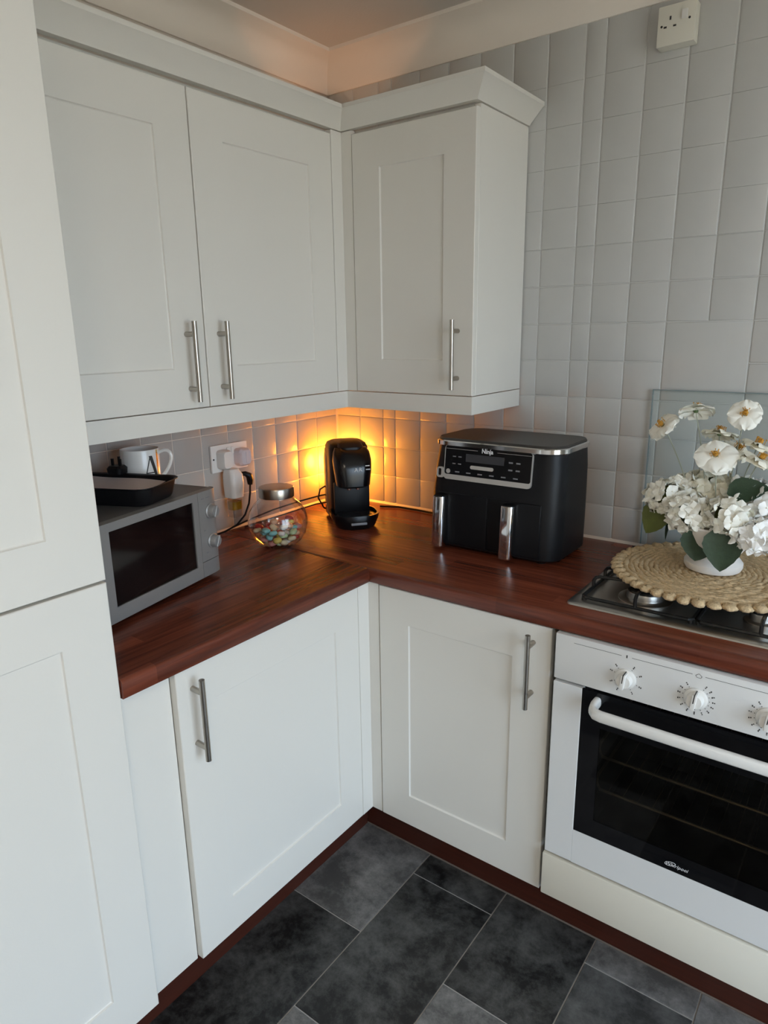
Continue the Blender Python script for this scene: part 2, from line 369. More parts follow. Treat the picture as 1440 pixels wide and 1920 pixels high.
for ci in range(len(XC) - 1):
    cj = jit()
    for ri in range(13):
        x0, x1, z0, z1 = XC[ci], XC[ci + 1], ZR[ri], ZR[ri + 1]
        if x1 < 0.72 and z0 > 1.38 and z1 < 2.07: continue       # behind the wall cabinet
        if ci in (12, 13) and ri in (4, 5):
            if (ci, ri) != (12, 4): continue
            x1, z1 = XC[14], ZR[6]                               # one large square tile
        inst(wall_tile(x1 - x0, z1 - z0, 0.0013 if ri < 8 else 0.00005, 'tile_rough' if ri < 4 and x0 < 0.95 else 'tile'), 'wall_tile', wall_back, ((x0 + x1) / 2, 0.0045, (z0 + z1) / 2), (jit() if ri < 8 else 0, 0, jit() if ri < 8 else cj))
YC = [-0.006, -0.119, -0.223, -0.328, -0.433, -0.538, -0.643, -0.748, -0.853, -0.958, -1.063, -1.168, -1.273, -1.35]
for ci in range(len(YC) - 1):
    for ri in range(5):
        y1, y0, z0, z1 = YC[ci], YC[ci + 1], ZR[ri], ZR[ri + 1]
        inst(wall_tile(y1 - y0, z1 - z0, 0.0013, 'tile_left_shaded'), 'wall_tile', wall_left, (-0.0045, (y0 + y1) / 2, (z0 + z1) / 2), (jit(), 0, PI / 2 + jit()))

# coving
def coving_ring(n=9):
    pts = [(0.0, 2.300), (0.006, 2.300), (0.010, 2.312)]
    for k in range(1, n): 
        t = k / n * PI / 2
        pts.append((0.010 + 0.070 * (1 - math.cos(t)), 2.312 + 0.072 * math.sin(t)))
    return pts + [(0.082, 2.388), (0.090, 2.390), (0.090, 2.401), (0.0, 2.401)]
cr = coving_ring()
mb = MB().loops([[(o, -o, z) for o, z in cr], [(RX, -o, z) for o, z in cr]]); structure(mb.build('trim_1', 'coving'), 'pale coving along the top of the tiled wall')
mb = MB().loops([[(o, -o, z) for o, z in cr], [(o, RY, z) for o, z in cr]]); structure(mb.build('trim_2', 'coving'), 'pale coving above the wall cupboards')
# sealant bead where worktop meets the tiles
mb = MB().loops([[(0.0, 0.0, .911), (0.006, -0.006, .911), (0.0, 0.0, .920)], [(2.36, 0.0, .911), (2.36, -0.006, .911), (2.36, 0.0, .920)]])
mb.loops([[(0.0, 0.0, .911), (0.006, -0.006, .911), (0.0, 0.0, .920)], [(0.0, -1.353, .911), (0.006, -1.353, .911), (0.0, -1.353, .920)]])
structure(mb.build('trim_3', 'seal'), 'white sealant bead along the back of the worktop')

# ------------------------------------------------------------------ fitted furniture
def door_mesh(wd, ht, stile=0.096, th=0.020, rec=0.0045):
    """shaker door, front towards -y, local origin at lower left of the back face"""
    st = stile; e = 0.0036; b = 0.002
    def ring(x0, x1, z0, z1, y): return [(x0, y, z0), (x1, y, z0), (x1, y, z1), (x0, y, z1)]
    return MB().loops([ring(0, wd, 0, ht, 0), ring(0, wd, 0, ht, -th + b), ring(b * .4, wd - b * .4, b * .4, ht - b * .4, -th + b * .4), ring(b, wd - b, b, ht - b, -th),
                       ring(st, wd - st, st, ht - st, -th), ring(st + e * .5, wd - st - e * .5, st + e * .5, ht - st - e * .5, -th + rec * .8), ring(st + e, wd - st - e, st + e, ht - st - e, -th + rec)])
def handle(parent, x, z0, z1, y):
    """T-bar handle; y is the door face in the parent's frame"""
    mb = MB().cyl((0, -0.033, 0), (0, -0.033, z1 - z0), 0.0062, n=16)
    for z in (0.030, z1 - z0 - 0.030): mb.cyl((0, 0.0, z), (0, -0.033, z), 0.0062, n=12)
    o = mb.build('handle', 'steel', parent, (x, y, z0)); o['label'] = 'brushed steel bar handle'; return o
def door(parent, x0, x1, z0, z1, yface, th=0.020, hx=None, hz=None, m='cab', stile=0.096):
    o = door_mesh(x1 - x0, z1 - z0, stile, th).build('door', m, parent, (x0, yface + th, z0), smooth=20)
    if hx is not None: handle(o, hx - x0, hz[0] - z0, hz[1] - z0, -th)
    return o

# worktop (left run grain along y, right run along x)
wt = thing('worktop', 'dark reddish-brown wood worktop running round the corner', 'worktop', (0, 0, 0.871))
def edge_profile(d):          # depth d, front edge rounded over
    return [(0.0, 0.0), (0.0, 0.040), (d - 0.010, 0.040), (d - 0.005, 0.0388), (d - 0.0015, 0.0355), (d, 0.031), (d, 0.006), (d - 0.003, 0.0)]
pr_l, pr_r = edge_profile(0.611), edge_profile(0.603)
MB().loops([[(a, -0.598 if a < 0.598 else -0.6032, z) for a, z in pr_l], [(a, -1.352, z) for a, z in pr_l]]).build('left_slab', 'wood_y', wt)
MB().loops([[(0.0, -a, z) for a, z in pr_r], [(2.36, -a, z) for a, z in pr_r]]).build('right_slab', 'wood_x', wt)

# base cabinet, left run (rotated 90 degrees: local x runs along world y, fronts look to +x)
L90 = PI / 2
bc = thing('base_cabinet', 'white base cabinet under the microwave worktop, fronted by one wide door', 'cabinet', (0, -1.352, 0), L90)
MB().box(0.002, 0.752, -0.573, -0.012, 0.148, 0.868).build('carcass', 'carcass', bc, smooth=0)
door(bc, 0.123, 0.7142, 0.147, 0.866, -0.597, hx=0.162, hz=(0.658, 0.846))
MB().box(0.715, 0.7625, -0.597, -0.575, 0.147, 0.868, 0.0006, 1).build('corner_post', 'cab', bc)
MB().box(0.001, 0.121, -0.579, -0.560, 0.140, 0.868, 0.001, 1).build('filler_panel', 'cab', bc)
# base cabinet, right run
bc2 = thing('base_cabinet', 'white base cabinet beside the oven, narrow door with its handle at the right', 'cabinet', (0.598, 0, 0))
MB().box(0.002, 0.533, -0.572, -0.012, 0.148, 0.868).build('carcass', 'carcass', bc2, smooth=0)
MB().box(-0.0012, 0.034, -0.592, -0.573, 0.147, 0.868, 0.0006, 1).build('corner_post', 'cab', bc2)
door(bc2, 0.037, 0.533, 0.147, 0.866, -0.594, hx=0.489, hz=(0.661, 0.850))
# base cabinet beyond the oven
bc3 = thing('base_cabinet', 'white base cabinet on the far side of the oven', 'cabinet', (1.743, 0, 0))
MB().box(0.002, 0.606, -0.572, -0.012, 0.148, 0.868).build('carcass', 'carcass', bc3, smooth=0)
door(bc3, 0.004, 0.604, 0.147, 0.866, -0.594, hx=0.05, hz=(0.661, 0.850))
# plinths
pn = tag(MB().box(0, 1.845, -0.008, 0.008, 0.0, 0.146).build('plinth', 'plinth', None, (0.513, -0.505, 0.0), smooth=0), 'dark red wooden plinth below the oven and right-hand cabinet', 'plinth')
MB().box(0, 1.845, -0.012, -0.008, 0.0, 0.005, 0.001, 1).build('floor_seal', 'plinth_edge', pn)
pn = tag(MB().box(-0.008, 0.008, -1.45, 0.0, 0.0, 0.139).build('plinth', 'plinth', None, (0.505, -0.515, 0.0), smooth=0), 'dark red wooden plinth below the left-hand cabinets', 'plinth')

# tall cabinet
tc = thing('tall_cabinet', 'tall white cabinet at the left edge with two doors one above the other', 'cabinet', (0, -1.970, 0), L90)
MB().box(0.002, 0.612, -0.583, -0.012, 0.146, 2.19).build('carcass', 'carcass', tc, smooth=0)
door(tc, 0.002, 0.616, 0.146, 1.1035, -0.605, hx=0.045, hz=(0.83, 1.02))
door(tc, 0.002, 0.616, 1.1085, 2.19, -0.605, hx=0.045, hz=(1.2, 1.39))

# wall cabinets
wc = thing('wall_cabinet', 'white double-door wall cabinet above the microwave', 'cabinet', (0, -1.352, 1.352), L90)
MB().box(0.002, 1.045, -0.282, -0.012, 0.0, 0.729).build('carcass', 'carcass', wc, smooth=0)
door(wc, 0.008, 0.5055, 0.0, 0.718, -0.304, hx=0.450, hz=(0.018, 0.207))
door(wc, 0.5085, 1.004, 0.0, 0.718, -0.304, hx=0.550, hz=(0.017, 0.207))
MB().box(1.0055, 1.0525, -0.304, -0.284, 0.0, 0.729, 0.0006, 1).build('corner_post', 'cab', wc)
wc2 = thing('wall_cabinet', 'single-door white wall cabinet above the air fryer', 'cabinet', (0.306, 0, 1.352))
MB().box(-0.292, 0.422, -0.282, -0.012, 0.0, 0.729).build('carcass', 'carcass', wc2, smooth=0)
MB().box(-0.0022, 0.036, -0.302, -0.284, 0.0, 0.729, 0.0006, 1).build('corner_post', 'cab', wc2)
MB().box(0.4235, 0.442, -0.283, -0.006, 0.0, 0.729, 0.0012, 1).build('end_panel', 'cab', wc2)
door(wc2, 0.038, 0.442, 0.0, 0.718, -0.304, hx=0.395, hz=(0.018, 0.205))
# pelmet strip under the wall cabinets, mitred at both corners
def run(prof, x_end, y_left):
    """sweep an (offset, z) profile along left run, inner corner, right run, outer corner, back to wall"""
    path = [lambda o: (0.304 + o, y_left), lambda o: (0.304 + o, -0.304 - o), lambda o: (x_end + o, -0.304 - o), lambda o: (x_end + o, -0.006)]
    return [[(*f(o), z) for o, z in prof] for f in path]
pe = [(-0.018, 1.300), (0.0, 1.300), (0.0, 1.3500), (-0.018, 1.3500)]
o = MB().loops(run(pe, 0.748, -1.352)).build('pelmet', 'cab', smooth=20); tag(o, 'flat white pelmet strip along the bottom of the wall cabinets', 'pelmet')
co = [(-0.016, 2.083), (0.003, 2.083), (0.006, 2.088), (0.041, 2.124), (0.045, 2.126), (0.045, 2.136), (0.030, 2.136), (-0.016, 2.094)]
o = MB().loops(run(co, 0.748, -1.352)).build('cornice', 'cab', smooth=20); tag(o, 'splayed white cornice moulding along the top of the wall cabinets', 'cornice')

# ------------------------------------------------------------------ oven
ov = thing('oven', 'white built-in oven with black glass door and round control knobs', 'oven', (1.146, 0, 0))
OW = 0.596; FY = -0.612
mb = MB().box(0.0, OW, -0.59, -0.585, 0.285, 0.868)
MB().box(0.0, OW, -0.590, -0.02, 0.285, 0.330).box(0.0, OW, -0.590, -0.02, 0.750, 0.866).box(0.0, 0.085, -0.590, -0.02, 0.330, 0.750).box(OW - 0.085, OW, -0.590, -0.02, 0.330, 0.750).box(0.085, OW - 0.085, -0.16, -0.02, 0.330, 0.750).build('casing', 'oven_cavity', ov, smooth=0)
cp = MB().box(0.002, OW - 0.002, FY, -0.590, 0.757, 0.868, 0.003, 2).build('control_panel', 'white_enamel', ov)
# printed line and symbols on the panel
py = FY - 0.0004
mb = MB().box(0.045, 0.150, py, FY, 0.8535, 0.8542).box(0.172, 0.292, py, FY, 0.8535, 0.8542).box(0.316, 0.545, py, FY, 0.8535, 0.8542)
mb.box(0.1600, 0.1625, py, FY, 0.851, 0.8575)
hx = [(0.298, 0.853), (0.301, 0.849), (0.308, 0.849), (0.310, 0.853), (0.304, 0.858)]
for i in range(5):
    a, b = Vector(hx[i]), Vector(hx[(i + 1) % 5]); n_ = (b - a).orthogonal().normalized() * 0.0004
    mb.add([(p.x, py, p.y) for p in (a + n_, b + n_, b - n_, a - n_)], [(0, 1, 2, 3)])
KN = [(0.162, 0.803), (0.303, 0.803), (0.434, 0.803)]
rk = random.Random(5)
for ki, (kx, kz) in enumerate(KN):
    angs = [62, 25, -20, -62, -118, 205, 160, 130] if ki == 0 else [60, 40, 20, 0, -20, -42, -65, -90, -115, -140, 195, 172, 150, 125]
    for a in angs:
        a = math.radians(a)
        for rr, wd in ((0.0255, 0.0011), (0.0315, 0.0018), (0.0350, 0.0018)):
            cx, cz = kx + rr * math.cos(a), kz + rr * math.sin(a)
            hz_ = 0.0011 if rr < 0.03 else rk.uniform(0.0014, 0.0024)
            mb.box(cx - wd * .6, cx + wd * .6, py, FY, cz - hz_ * .7, cz + hz_ * .7)
mb.build('scale_print', 'dark_print', cp, smooth=0)
for kx, kz in KN:
    k = MB()
    rings = []
    for y, r in ((0, 0.0225), (-0.004, 0.0225), (-0.006, 0.0195), (-0.007, 0.0170), (-0.016, 0.0160), (-0.019, 0.0145)):
        rings.append([(r * math.cos(2 * PI * q / 24), y, r * math.sin(2 * PI * q / 24)) for q in range(24)])
    k.loops(rings).box(-0.0045, 0.0045, -0.026, -0.004, -0.0155, 0.0185, 0.0018)
    ko = k.build('knob', 'white_plastic', ov, (kx, FY, kz), (0, math.radians(6), 0)); ko['label'] = 'white control knob with a dark pointer line'
    MB().box(-0.0010, 0.0010, -0.0265, -0.0045, 0.000, 0.0200, 0.0002, 1).build('pointer', 'dark_print', ko)
# drop-down door with glass
GX0, GX1, GZ0, GZ1 = 0.070, OW - 0.070, 0.378, 0.7495
mb = MB().box(0.002, GX0, FY, -0.591, 0.287, GZ1, 0.0015, 1).box(GX1, OW - 0.002, FY, -0.591, 0.287, GZ1, 0.0015, 1).box(GX0, GX1, FY, -0.591, 0.287, GZ0)
dr = mb.build('door', 'white_enamel', ov); dr['label'] = 'white door frame around black glass'
IX0, IX1, IZ0, IZ1 = GX0 + 0.045, GX1 - 0.045, GZ0 + 0.045, GZ1 - 0.085
mb = MB()
for a in ((GX0, IX0, GZ0, GZ1), (IX1, GX1, GZ0, GZ1), (IX0, IX1, GZ0, IZ0), (IX0, IX1, IZ1, GZ1)): mb.box(a[0], a[1], FY + 0.001, FY + 0.007, a[2], a[3])
mb.build('glass_border', 'black_glass', dr, smooth=0)
MB().box(IX0, IX1, FY + 0.001, FY + 0.007, IZ0, IZ1).build('glass_window', 'oven_window', dr, smooth=0)
hp = [(0.106, FY, 0.728), (0.1055, FY - 0.020, 0.7275), (0.108, FY - 0.036, 0.726), (0.116, FY - 0.045, 0.7245), (0.130, FY - 0.048, 0.724)]
hp = hp + [(OW / 2, FY - 0.049, 0.724)] + [(OW - x, y, z) for x, y, z in reversed(hp)]
mb = MB()
rings = []
pts = [Vector(p) for p in hp]
for i, p in enumerate(pts):
    d_ = (pts[min(i + 1, len(pts) - 1)] - pts[max(i - 1, 0)]).normalized(); up = Vector((0, 0, 1)); sd = d_.cross(up).normalized()
    rings.append([p + sd * (0.0085 * math.copysign(abs(math.cos(t)) ** 0.7, math.cos(t))) + up * (0.0125 * math.copysign(abs(math.sin(t)) ** 0.7, math.sin(t))) for t in [2 * PI * q / 16 for q in range(16)]])
hd = mb.loops(rings).build('handle', 'white_plastic', dr); hd['label'] = 'long white bar handle'
# logo at the foot of the glass: ring swoosh and name
lg = text('Whirlpool', 0.0112, 'white_print', dr, (0.302, FY + 0.0006, 0.3935), FRONT, shear=0.25)
mb = MB()
ring = [(0.302 - 0.013 + 0.011 * math.cos(t), FY + 0.0006, 0.3950 + 0.0055 * math.sin(t + 0.5)) for t in [2 * PI * k / 28 for k in range(28)]]
mb.tube(ring, 0.0006, 6, closed=True).build('logo_ring', 'white_print', dr)
# racks inside
for zz in (0.566, 0.478):
    rk_ = MB(); y0, y1, xa, xb = -0.565, -0.20, 0.095, OW - 0.095
    rk_.tube([(xa, y1, zz + 0.014), (xa, y0 + 0.03, zz + 0.014), (xa + 0.004, y0 + 0.012, zz + 0.008), (xa + 0.016, y0, zz), (xb - 0.016, y0, zz), (xb - 0.004, y0 + 0.012, zz + 0.008), (xb, y0 + 0.03, zz + 0.014), (xb, y1, zz + 0.014)], 0.0036, 8)
    for k in range(1, 12):
        x = xa + (xb - xa) * k / 12; rk_.cyl((x, y0, zz - .004), (x, y1, zz - .004), 0.0008, n=6)
    rk_.build('rack', 'rack', ov)
op = tag(MB().box(0.0, 0.598, 0.0, 0.018, 0.0, 0.119, 0.003, 2).build('oven_filler_panel', 'cream', None, (1.144, -0.614, 0.160)), 'plain cream panel filling the space below the oven', 'panel')

# ------------------------------------------------------------------ hob
hb = thing('gas_hob', 'stainless steel gas hob set into the worktop under the placemat', 'hob', (1.138, -0.540, 0.911))
HW, HD = 0.585, 0.505
MB().rrect([(0.0005, 0, HW, 0, HD, 0.012), (0.004, 0.001, HW - 0.001, 0.001, HD - 0.001, 0.012), (0.006, 0.005, HW - 0.005, 0.005, HD - 0.005, 0.010), (0.006, 0.022, HW - 0.022, 0.026, HD - 0.016, 0.010), (0.0035, 0.028, HW - 0.028, 0.032, HD - 0.022, 0.010)]).build('hob_plate', 'hob_steel', hb)
def burner(x, y, r):
    b = MB().lathe([(r * 1.45, 0.0036), (r * 1.45, 0.006), (r * 1.30, 0.008), (r * 1.02, 0.0085), (r, 0.012), (r * 1.0, 0.020), (r * 0.96, 0.024), (r * .5, 0.024)], 32).build('burner', 'hob_steel', hb, (x, y, 0))
    b['label'] = 'round steel burner with black cap'
    MB().lathe([(r * .90, 0.024), (r * 0.90, 0.028), (r * .82, 0.031), (0.001, 0.032)], 28, cap0=True, cap1=True).build('burner_cap', 'black_iron', b)
burner(0.145, 0.125, 0.042); burner(0.385, 0.135, 0.024); burner(0.145, 0.375, 0.026); burner(0.385, 0.375, 0.033)
def pan_support(x0, x1, y0, y1):
    zl, zt, r = 0.012, 0.040, 0.0042
    mb = MB()
    mb.tube([(x0 + .008, y0, zl), (x1 - .008, y0, zl), (x1, y0 + .008, zl), (x1, y1 - .008, zl), (x1 - .008, y1, zl), (x0 + .008, y1, zl), (x0, y1 - .008, zl), (x0, y0 + .008, zl)], r, 8, closed=True)
    for x, y in ((x0, y0), (x1, y0), (x0, y1), (x1, y1)): mb.cyl((x + (0.004 if x == x0 else -0.004), y + (0.004 if y == y0 else -0.004), 0.004), (x + (0.004 if x == x0 else -0.004), y + (0.004 if y == y0 else -0.004), zl), 0.006, n=8)
    xm = (x0 + x1) / 2
    for yc in (y0 + 0.115, y1 - 0.115):
        for s, xe in ((1, x0), (-1, x1)):                          # fingers that rise from the side bars
            for dy in (-0.040, 0.040):
                mb.tube([(xe, yc + dy, zl), (xe, yc + dy, zt - .010), (xe + s * .006, yc + dy, zt - .002), (xe + s * .014, yc + dy * .95, zt), (xe + s * .085, yc + dy * .6, zt)], r, 8)
        for ye, s in ((y0, 1), (y1, -1)):
            if abs(ye - yc) < 0.2: mb.tube([(xm, ye, zl), (xm, ye, zt - .008), (xm, ye + s * .010, zt), (xm, ye + s * .075, zt)], r, 8)
    return mb
for k, (a, b) in enumerate(((0.026, 0.268), (0.276, 0.520))):
    ps = pan_support(a, b, 0.035, 0.470).build('pan_support', 'black_iron', hb); ps['label'] = 'black enamelled wire pan support'

# glass splashback
gs = thing('glass_splashback', 'clear glass splashback panel fixed to the tiles behind the hob', 'splashback', (1.150, -0.0085, 0.921))
MB().box(0.0, 0.60, -0.003, 0.003, 0.0, 0.442).build('glass_sheet', 'splash', gs, smooth=0)
MB().box(-0.0015, 0.0005, -0.0032, 0.0032, 0.0, 0.442).box(-0.0015, 0.60, -0.0032, 0.0032, 0.4415, 0.4435).build('polished_edge', 'splash_edge', gs, smooth=0)

# ------------------------------------------------------------------ placemat
MC = Vector((1.400, -0.288, 0.9575))
pm = thing('placemat', 'round jute placemat with scalloped edge lying on the hob', 'placemat', MC)
mb = MB(); rr = 0.004; prev = None
N = 150
pts = []
turns = 17
for k in range(turns * 90 + 1):
    t = k / 90; r = 0.005 + t * 0.0116
    a = 2 * PI * t
    pts.append((r * math.cos(a), r * math.sin(a), 0.0065 + 0.0012 * math.sin(a * 9 + t * 40)))
rj = random.Random(2)
mb.tube(pts, [0.0072 + rj.uniform(-0.0010, 0.0012) for _ in pts], 7)
mb.v = [(x + rj.uniform(-.0016, .0016), y + rj.uniform(-.0016, .0016), z + rj.uniform(-.0015, .0022)) for x, y, z in mb.v]
mb.build('coiled_braid', 'jute', pm, smooth=80)
scm = MB()
rings = []
for i in range(7):
    t = PI * i / 6; rings.append([(0.0165 * max(math.sin(t), .02) * math.cos(q * PI / 8) * (1 + .10 * math.sin(3 * q + i)), 0.0150 * max(math.sin(t), .02) * math.sin(q * PI / 8) * (1 + .10 * math.cos(2 * q + i)), -0.0085 * math.cos(t)) for q in range(16)])
scm = scm.loops(rings); scm.v = [(x * (1 + rj.uniform(-.16, .16)), y * (1 + rj.uniform(-.16, .16)), z * (1 + rj.uniform(-.2, .2))) for x, y, z in scm.v]; scm = scm.mesh('scallop', 'jute', 80)
for k in range(46):
    a = 2 * PI * k / 46
    inst(scm, 'scallop', pm, (0.2165 * math.cos(a), 0.2165 * math.sin(a), 0.0072), (0, 0, a + rj.uniform(-.3, .3)), (1, 1, rj.uniform(.9, 1.1)))

# ------------------------------------------------------------------ vase and flowers
VC = Vector((1.395, -0.283, 0.9725))
vs = thing('vase', 'white stoneware footed vase on the jute placemat', 'vase', VC)
prof = [(0.001, 0.0), (0.050, 0.0), (0.060, 0.004), (0.064, 0.012), (0.064, 0.021), (0.058, 0.029), (0.051, 0.034), (0.050, 0.037), (0.054, 0.043), (0.064, 0.058), (0.075, 0.078), (0.083, 0.100), (0.086, 0.112), (0.084, 0.115), (0.080, 0.112), (0.070, 0.080), (0.052, 0.048), (0.001, 0.042)]
MB().lathe(prof, 40).build('body', 'vase', vs)
def petal(mb, base, axis, side, L_, W_, cup, ruffle=0.0, nu=5, nv=5, ph=0.0):
    """curved petal growing from base along axis, cupping up along normal"""
    ax = Vector(axis).normalized(); sd = Vector(side).normalized(); nm = ax.cross(sd)
    rows = []
    for i in range(nu + 1):
        u = i / nu; wd = W_ * (math.sin(PI * min(1, 0.12 + 0.80 * u)) ** 0.7)
        row = []
        for j in range(nv + 1):
            v = j / nv * 2 - 1
            p = Vector(base) + ax * (L_ * u * (1 - 0.10 * v * v * u)) + sd * (wd * v * .5) + nm * (cup * L_ * u * u + 0.16 * wd * v * v + ruffle * math.sin(7 * v + ph + 3 * u) * u)
            row.append(p)
        rows.append(row)
    o = len(mb.v); n = nv + 1
    mb.v += [tuple(p) for r in rows for p in r]
    for i in range(nu):
        for j in range(nv): mb.f.append((o + i * n + j, o + i * n + j + 1, o + (i + 1) * n + j + 1, o + (i + 1) * n + j))
def frame_of(d):
    d = Vector(d).normalized(); a = d.orthogonal().normalized(); return a, d.cross(a), d
rp = random.Random(11)
def poppy(head, face, r, foot, label, m='petal'):
    head = Vector(head); foot = Vector(foot)
    t = thing('poppy', label, 'flower', foot, group='poppies in the vase')
    h = head - foot; a, b, d_ = frame_of(face)
    mb = MB()
    for k in range(8):
        an = 2 * PI * k / 4 + (PI / 4 if k > 3 else 0) + rp.uniform(-.15, .15); out = a * math.cos(an) + b * math.sin(an)
        lay = 0.0 if k > 3 else 0.002
        petal(mb, h + out * 0.002 - d_ * (0.005 + lay), out * .82 + d_ * (.22 if k < 4 else .34), out.cross(d_), r * rp.uniform(.98, 1.15), r * 1.75, 0.42, 0.0036, 6, 8, ph=rp.uniform(0, 6))
    bl = mb.build('petals', m, t, smooth=60)
    mc = MB().sphere(h + d_ * 0.003, 0.006, n=8, m=6)
    for k in range(22):
        an = rp.uniform(0, 2 * PI); q = rp.uniform(.003, .0115); p = h + (a * math.cos(an) + b * math.sin(an)) * q
        tip = p + d_ * rp.uniform(.006, .011); mc.cyl(p - d_ * .002, tip, 0.0005, n=4); mc.sphere(tip, 0.0014, n=6, m=4)
    mc.build('stamens', 'stamen', t)['kind'] = 'stuff'
    MB().lathe([(0.001, -0.006), (0.004, -0.005), (0.006, -0.001), (0.005, 0.003)], 8).xform(Matrix.Translation(h - d_ * 0.006) @ d_.to_track_quat('Z', 'Y').to_matrix().to_4x4()).build('sepal', 'sepal', t)
    mid = h * .5 + Vector((h.x * -.10, h.y * -.10, 0.02))
    pts = []
    for k in range(13):
        u = k / 12; pts.append(mid * (2 * u * (1 - u)) + (h - d_ * .008) * (u * u))
    MB().tube(pts, 0.0014, 6).build('stem', 'stem', t)
    return t
vtop = VC + Vector((0, 0, 0.085))
def foot_for(head): return vtop + Vector(((head[0] - VC.x) * .25, (head[1] - VC.y) * .25, 0))
POP = [((1.249, -0.280, 1.306), (-.55, -.55, .65), .031, 'white poppy leaning furthest left out of the bouquet', 'petal'),
       ((1.322, -0.280, 1.348), (-.15, .45, .9), .032, 'topmost white poppy at the left, seen from below', 'petal'),
       ((1.428, -0.297, 1.344), (.10, -.85, .45), .029, 'topmost white poppy at the right, orange centre facing forward', 'petal'),
       ((1.375, -0.263, 1.297), (.05, .35, .95), .031, 'white poppy seen from the side just behind the front orange-centred one', 'petal_c'),
       ((1.385, -0.339, 1.255), (.05, -.72, .62), .036, 'largest open white poppy with orange centre, low at the front', 'petal'),
       ((1.412, -0.229, 1.258), (.5, -.2, .8), .029, 'cream poppy half hidden behind the largest open one', 'petal_c'),
       ((1.461, -0.280, 1.279), (.3, .2, .9), .031, 'cream poppy at the right, just above the lowest right-hand one', 'petal_c'),
       ((1.473, -0.314, 1.252), (.4, .1, .85), .033, 'cream poppy at the far right, lowest of the tall ones', 'petal_c')]
for hd_, fc, r, lb, m_ in POP: poppy(hd_, fc, r, foot_for(hd_), lb, m_)
# tight bud under the leftmost flowers
def leaf_mesh(mb, base, d_, up, L_, W_, droop=0.25, serr=True):
    d_ = Vector(d_).normalized(); up = Vector(up); up = (up - d_ * up.dot(d_)).normalized(); sd = d_.cross(up)
    n = 12; rows = []
    for i in range(n + 1):
        u = i / n; wd = W_ * (math.sin(PI * u ** 0.72) ** 0.8) * (1 + (0.05 * (i % 2) if serr else 0)) + 0.0006
        c = Vector(base) + d_ * (L_ * u) - up * (droop * L_ * u * u)
        rows.append([c - sd * wd * .5 + up * .10 * wd, c - sd * wd * .25 + up * .03 * wd, c, c + sd * wd * .25 + up * .03 * wd, c + sd * wd * .5 + up * .10 * wd])
    o = len(mb.v); mb.v += [tuple(p) for r in rows for p in r]
    for i in range(n):
        for j in range(4): mb.f.append((o + i * 5 + j, o + i * 5 + j + 1, o + (i + 1) * 5 + j + 1, o + (i + 1) * 5 + j))
rh = random.Random(21)
def hydrangea(c, r, label, m, leaves=()):
    c = Vector(c); foot = vtop + Vector(((c.x - VC.x) * .30, (c.y - VC.y) * .30, -0.015))
    t = thing('hydrangea', label, 'flower', foot, group='hydrangea heads in the vase'); h = c - foot
    mb = MB(); eyes = MB(); n = 46
    for k in range(n):
        z = 1 - 2 * (k + .5) / n; z = max(z, -0.75); q = math.sqrt(max(0, 1 - z * z)); an = k * 2.39996 + rh.uniform(-.2, .2)
        d_ = Vector((q * math.cos(an), q * math.sin(an), z)).normalized()
        d2 = (d_ + Vector((rh.uniform(-.45, .45), rh.uniform(-.45, .45), rh.uniform(-.45, .45)))).normalized()
        p = h + Vector((d_.x * r, d_.y * r, d_.z * r * .85)) * rh.uniform(.80, 1.02); a, b, dd = frame_of(d2); ph = rh.uniform(0, 6)
        for s in range(4):
            o_ = a * math.cos(ph + s * PI / 2) + b * math.sin(ph + s * PI / 2)
            petal(mb, p + o_ * .001, o_ * .92 + dd * .30, o_.cross(dd), rh.uniform(.0165, .0205), .0215, rh.uniform(-.15, .2), .0012, 3, 4, rh.uniform(0, 6))
        eyes.sphere(p + dd * .0015, .0018, n=6, m=4)
    fl = mb.build('florets', m, t, smooth=60); fl['kind'] = 'stuff'; ey = eyes.build('floret_eyes', 'petal_c', fl); ey['kind'] = 'stuff'
    MB().sphere(h, r * .62, r * .62, r * .55, 12, 8).build('flower_core', 'leaf_o', t)
    MB().tube([(0, 0, 0), h * .5 + Vector((0, 0, .01)), h], .0025, 6).build('stem', 'sepal', t)
    for base, d_, up, L_, W_, lm, drp in leaves:
        lb = MB(); leaf_mesh(lb, Vector(base) - foot, d_, up, L_, W_, drp); lo = lb.build('leaf', lm, t, smooth=60); lo['label'] = 'dark green serrated leaf' if lm == 'leaf' else 'rounded olive green leaf'
hydrangea((1.282, -0.290, 1.135), .050, 'ivory hydrangea head at the left with a rounded olive leaf below it', 'petal', [((1.280, -0.305, 1.120), (-.45, -.15, -.9), (-.4, -.9, .2), .085, .075, 'leaf_o', .05), ((1.295, -0.30, 1.09), (-.2, -.1, -1), (-.7, -.6, 0), .060, .016, 'leaf', .1)])
hydrangea((1.345, -0.335, 1.112), .050, 'ivory hydrangea head in the front left of the bouquet', 'petal', [((1.378, -0.350, 1.085), (-.12, -.05, -1), (.25, -1, .1), .080, .080, 'leaf', .05)])
hydrangea((1.428, -0.345, 1.118), .050, 'cream-centred hydrangea head at the front middle above the hanging leaf', 'petal', [((1.426, -0.366, 1.098), (.02, -.25, -.95), (.05, -1, .25), .098, .080, 'leaf', .10)])
hydrangea((1.368, -0.250, 1.160), .050, 'ivory hydrangea head at the back, below the poppy stems', 'petal_c')
hydrangea((1.492, -0.290, 1.150), .052, 'bright white hydrangea head at the right', 'petal_w', [((1.415, -0.330, 1.168), (.85, .15, .22), (-.1, -.75, .6), .085, .062, 'leaf', .05)])
hydrangea((1.486, -0.355, 1.090), .045, 'bright white hydrangea head low at the right front', 'petal_w')
hydrangea((1.425, -0.250, 1.150), .048, 'ivory hydrangea head hidden behind the front middle one', 'petal')
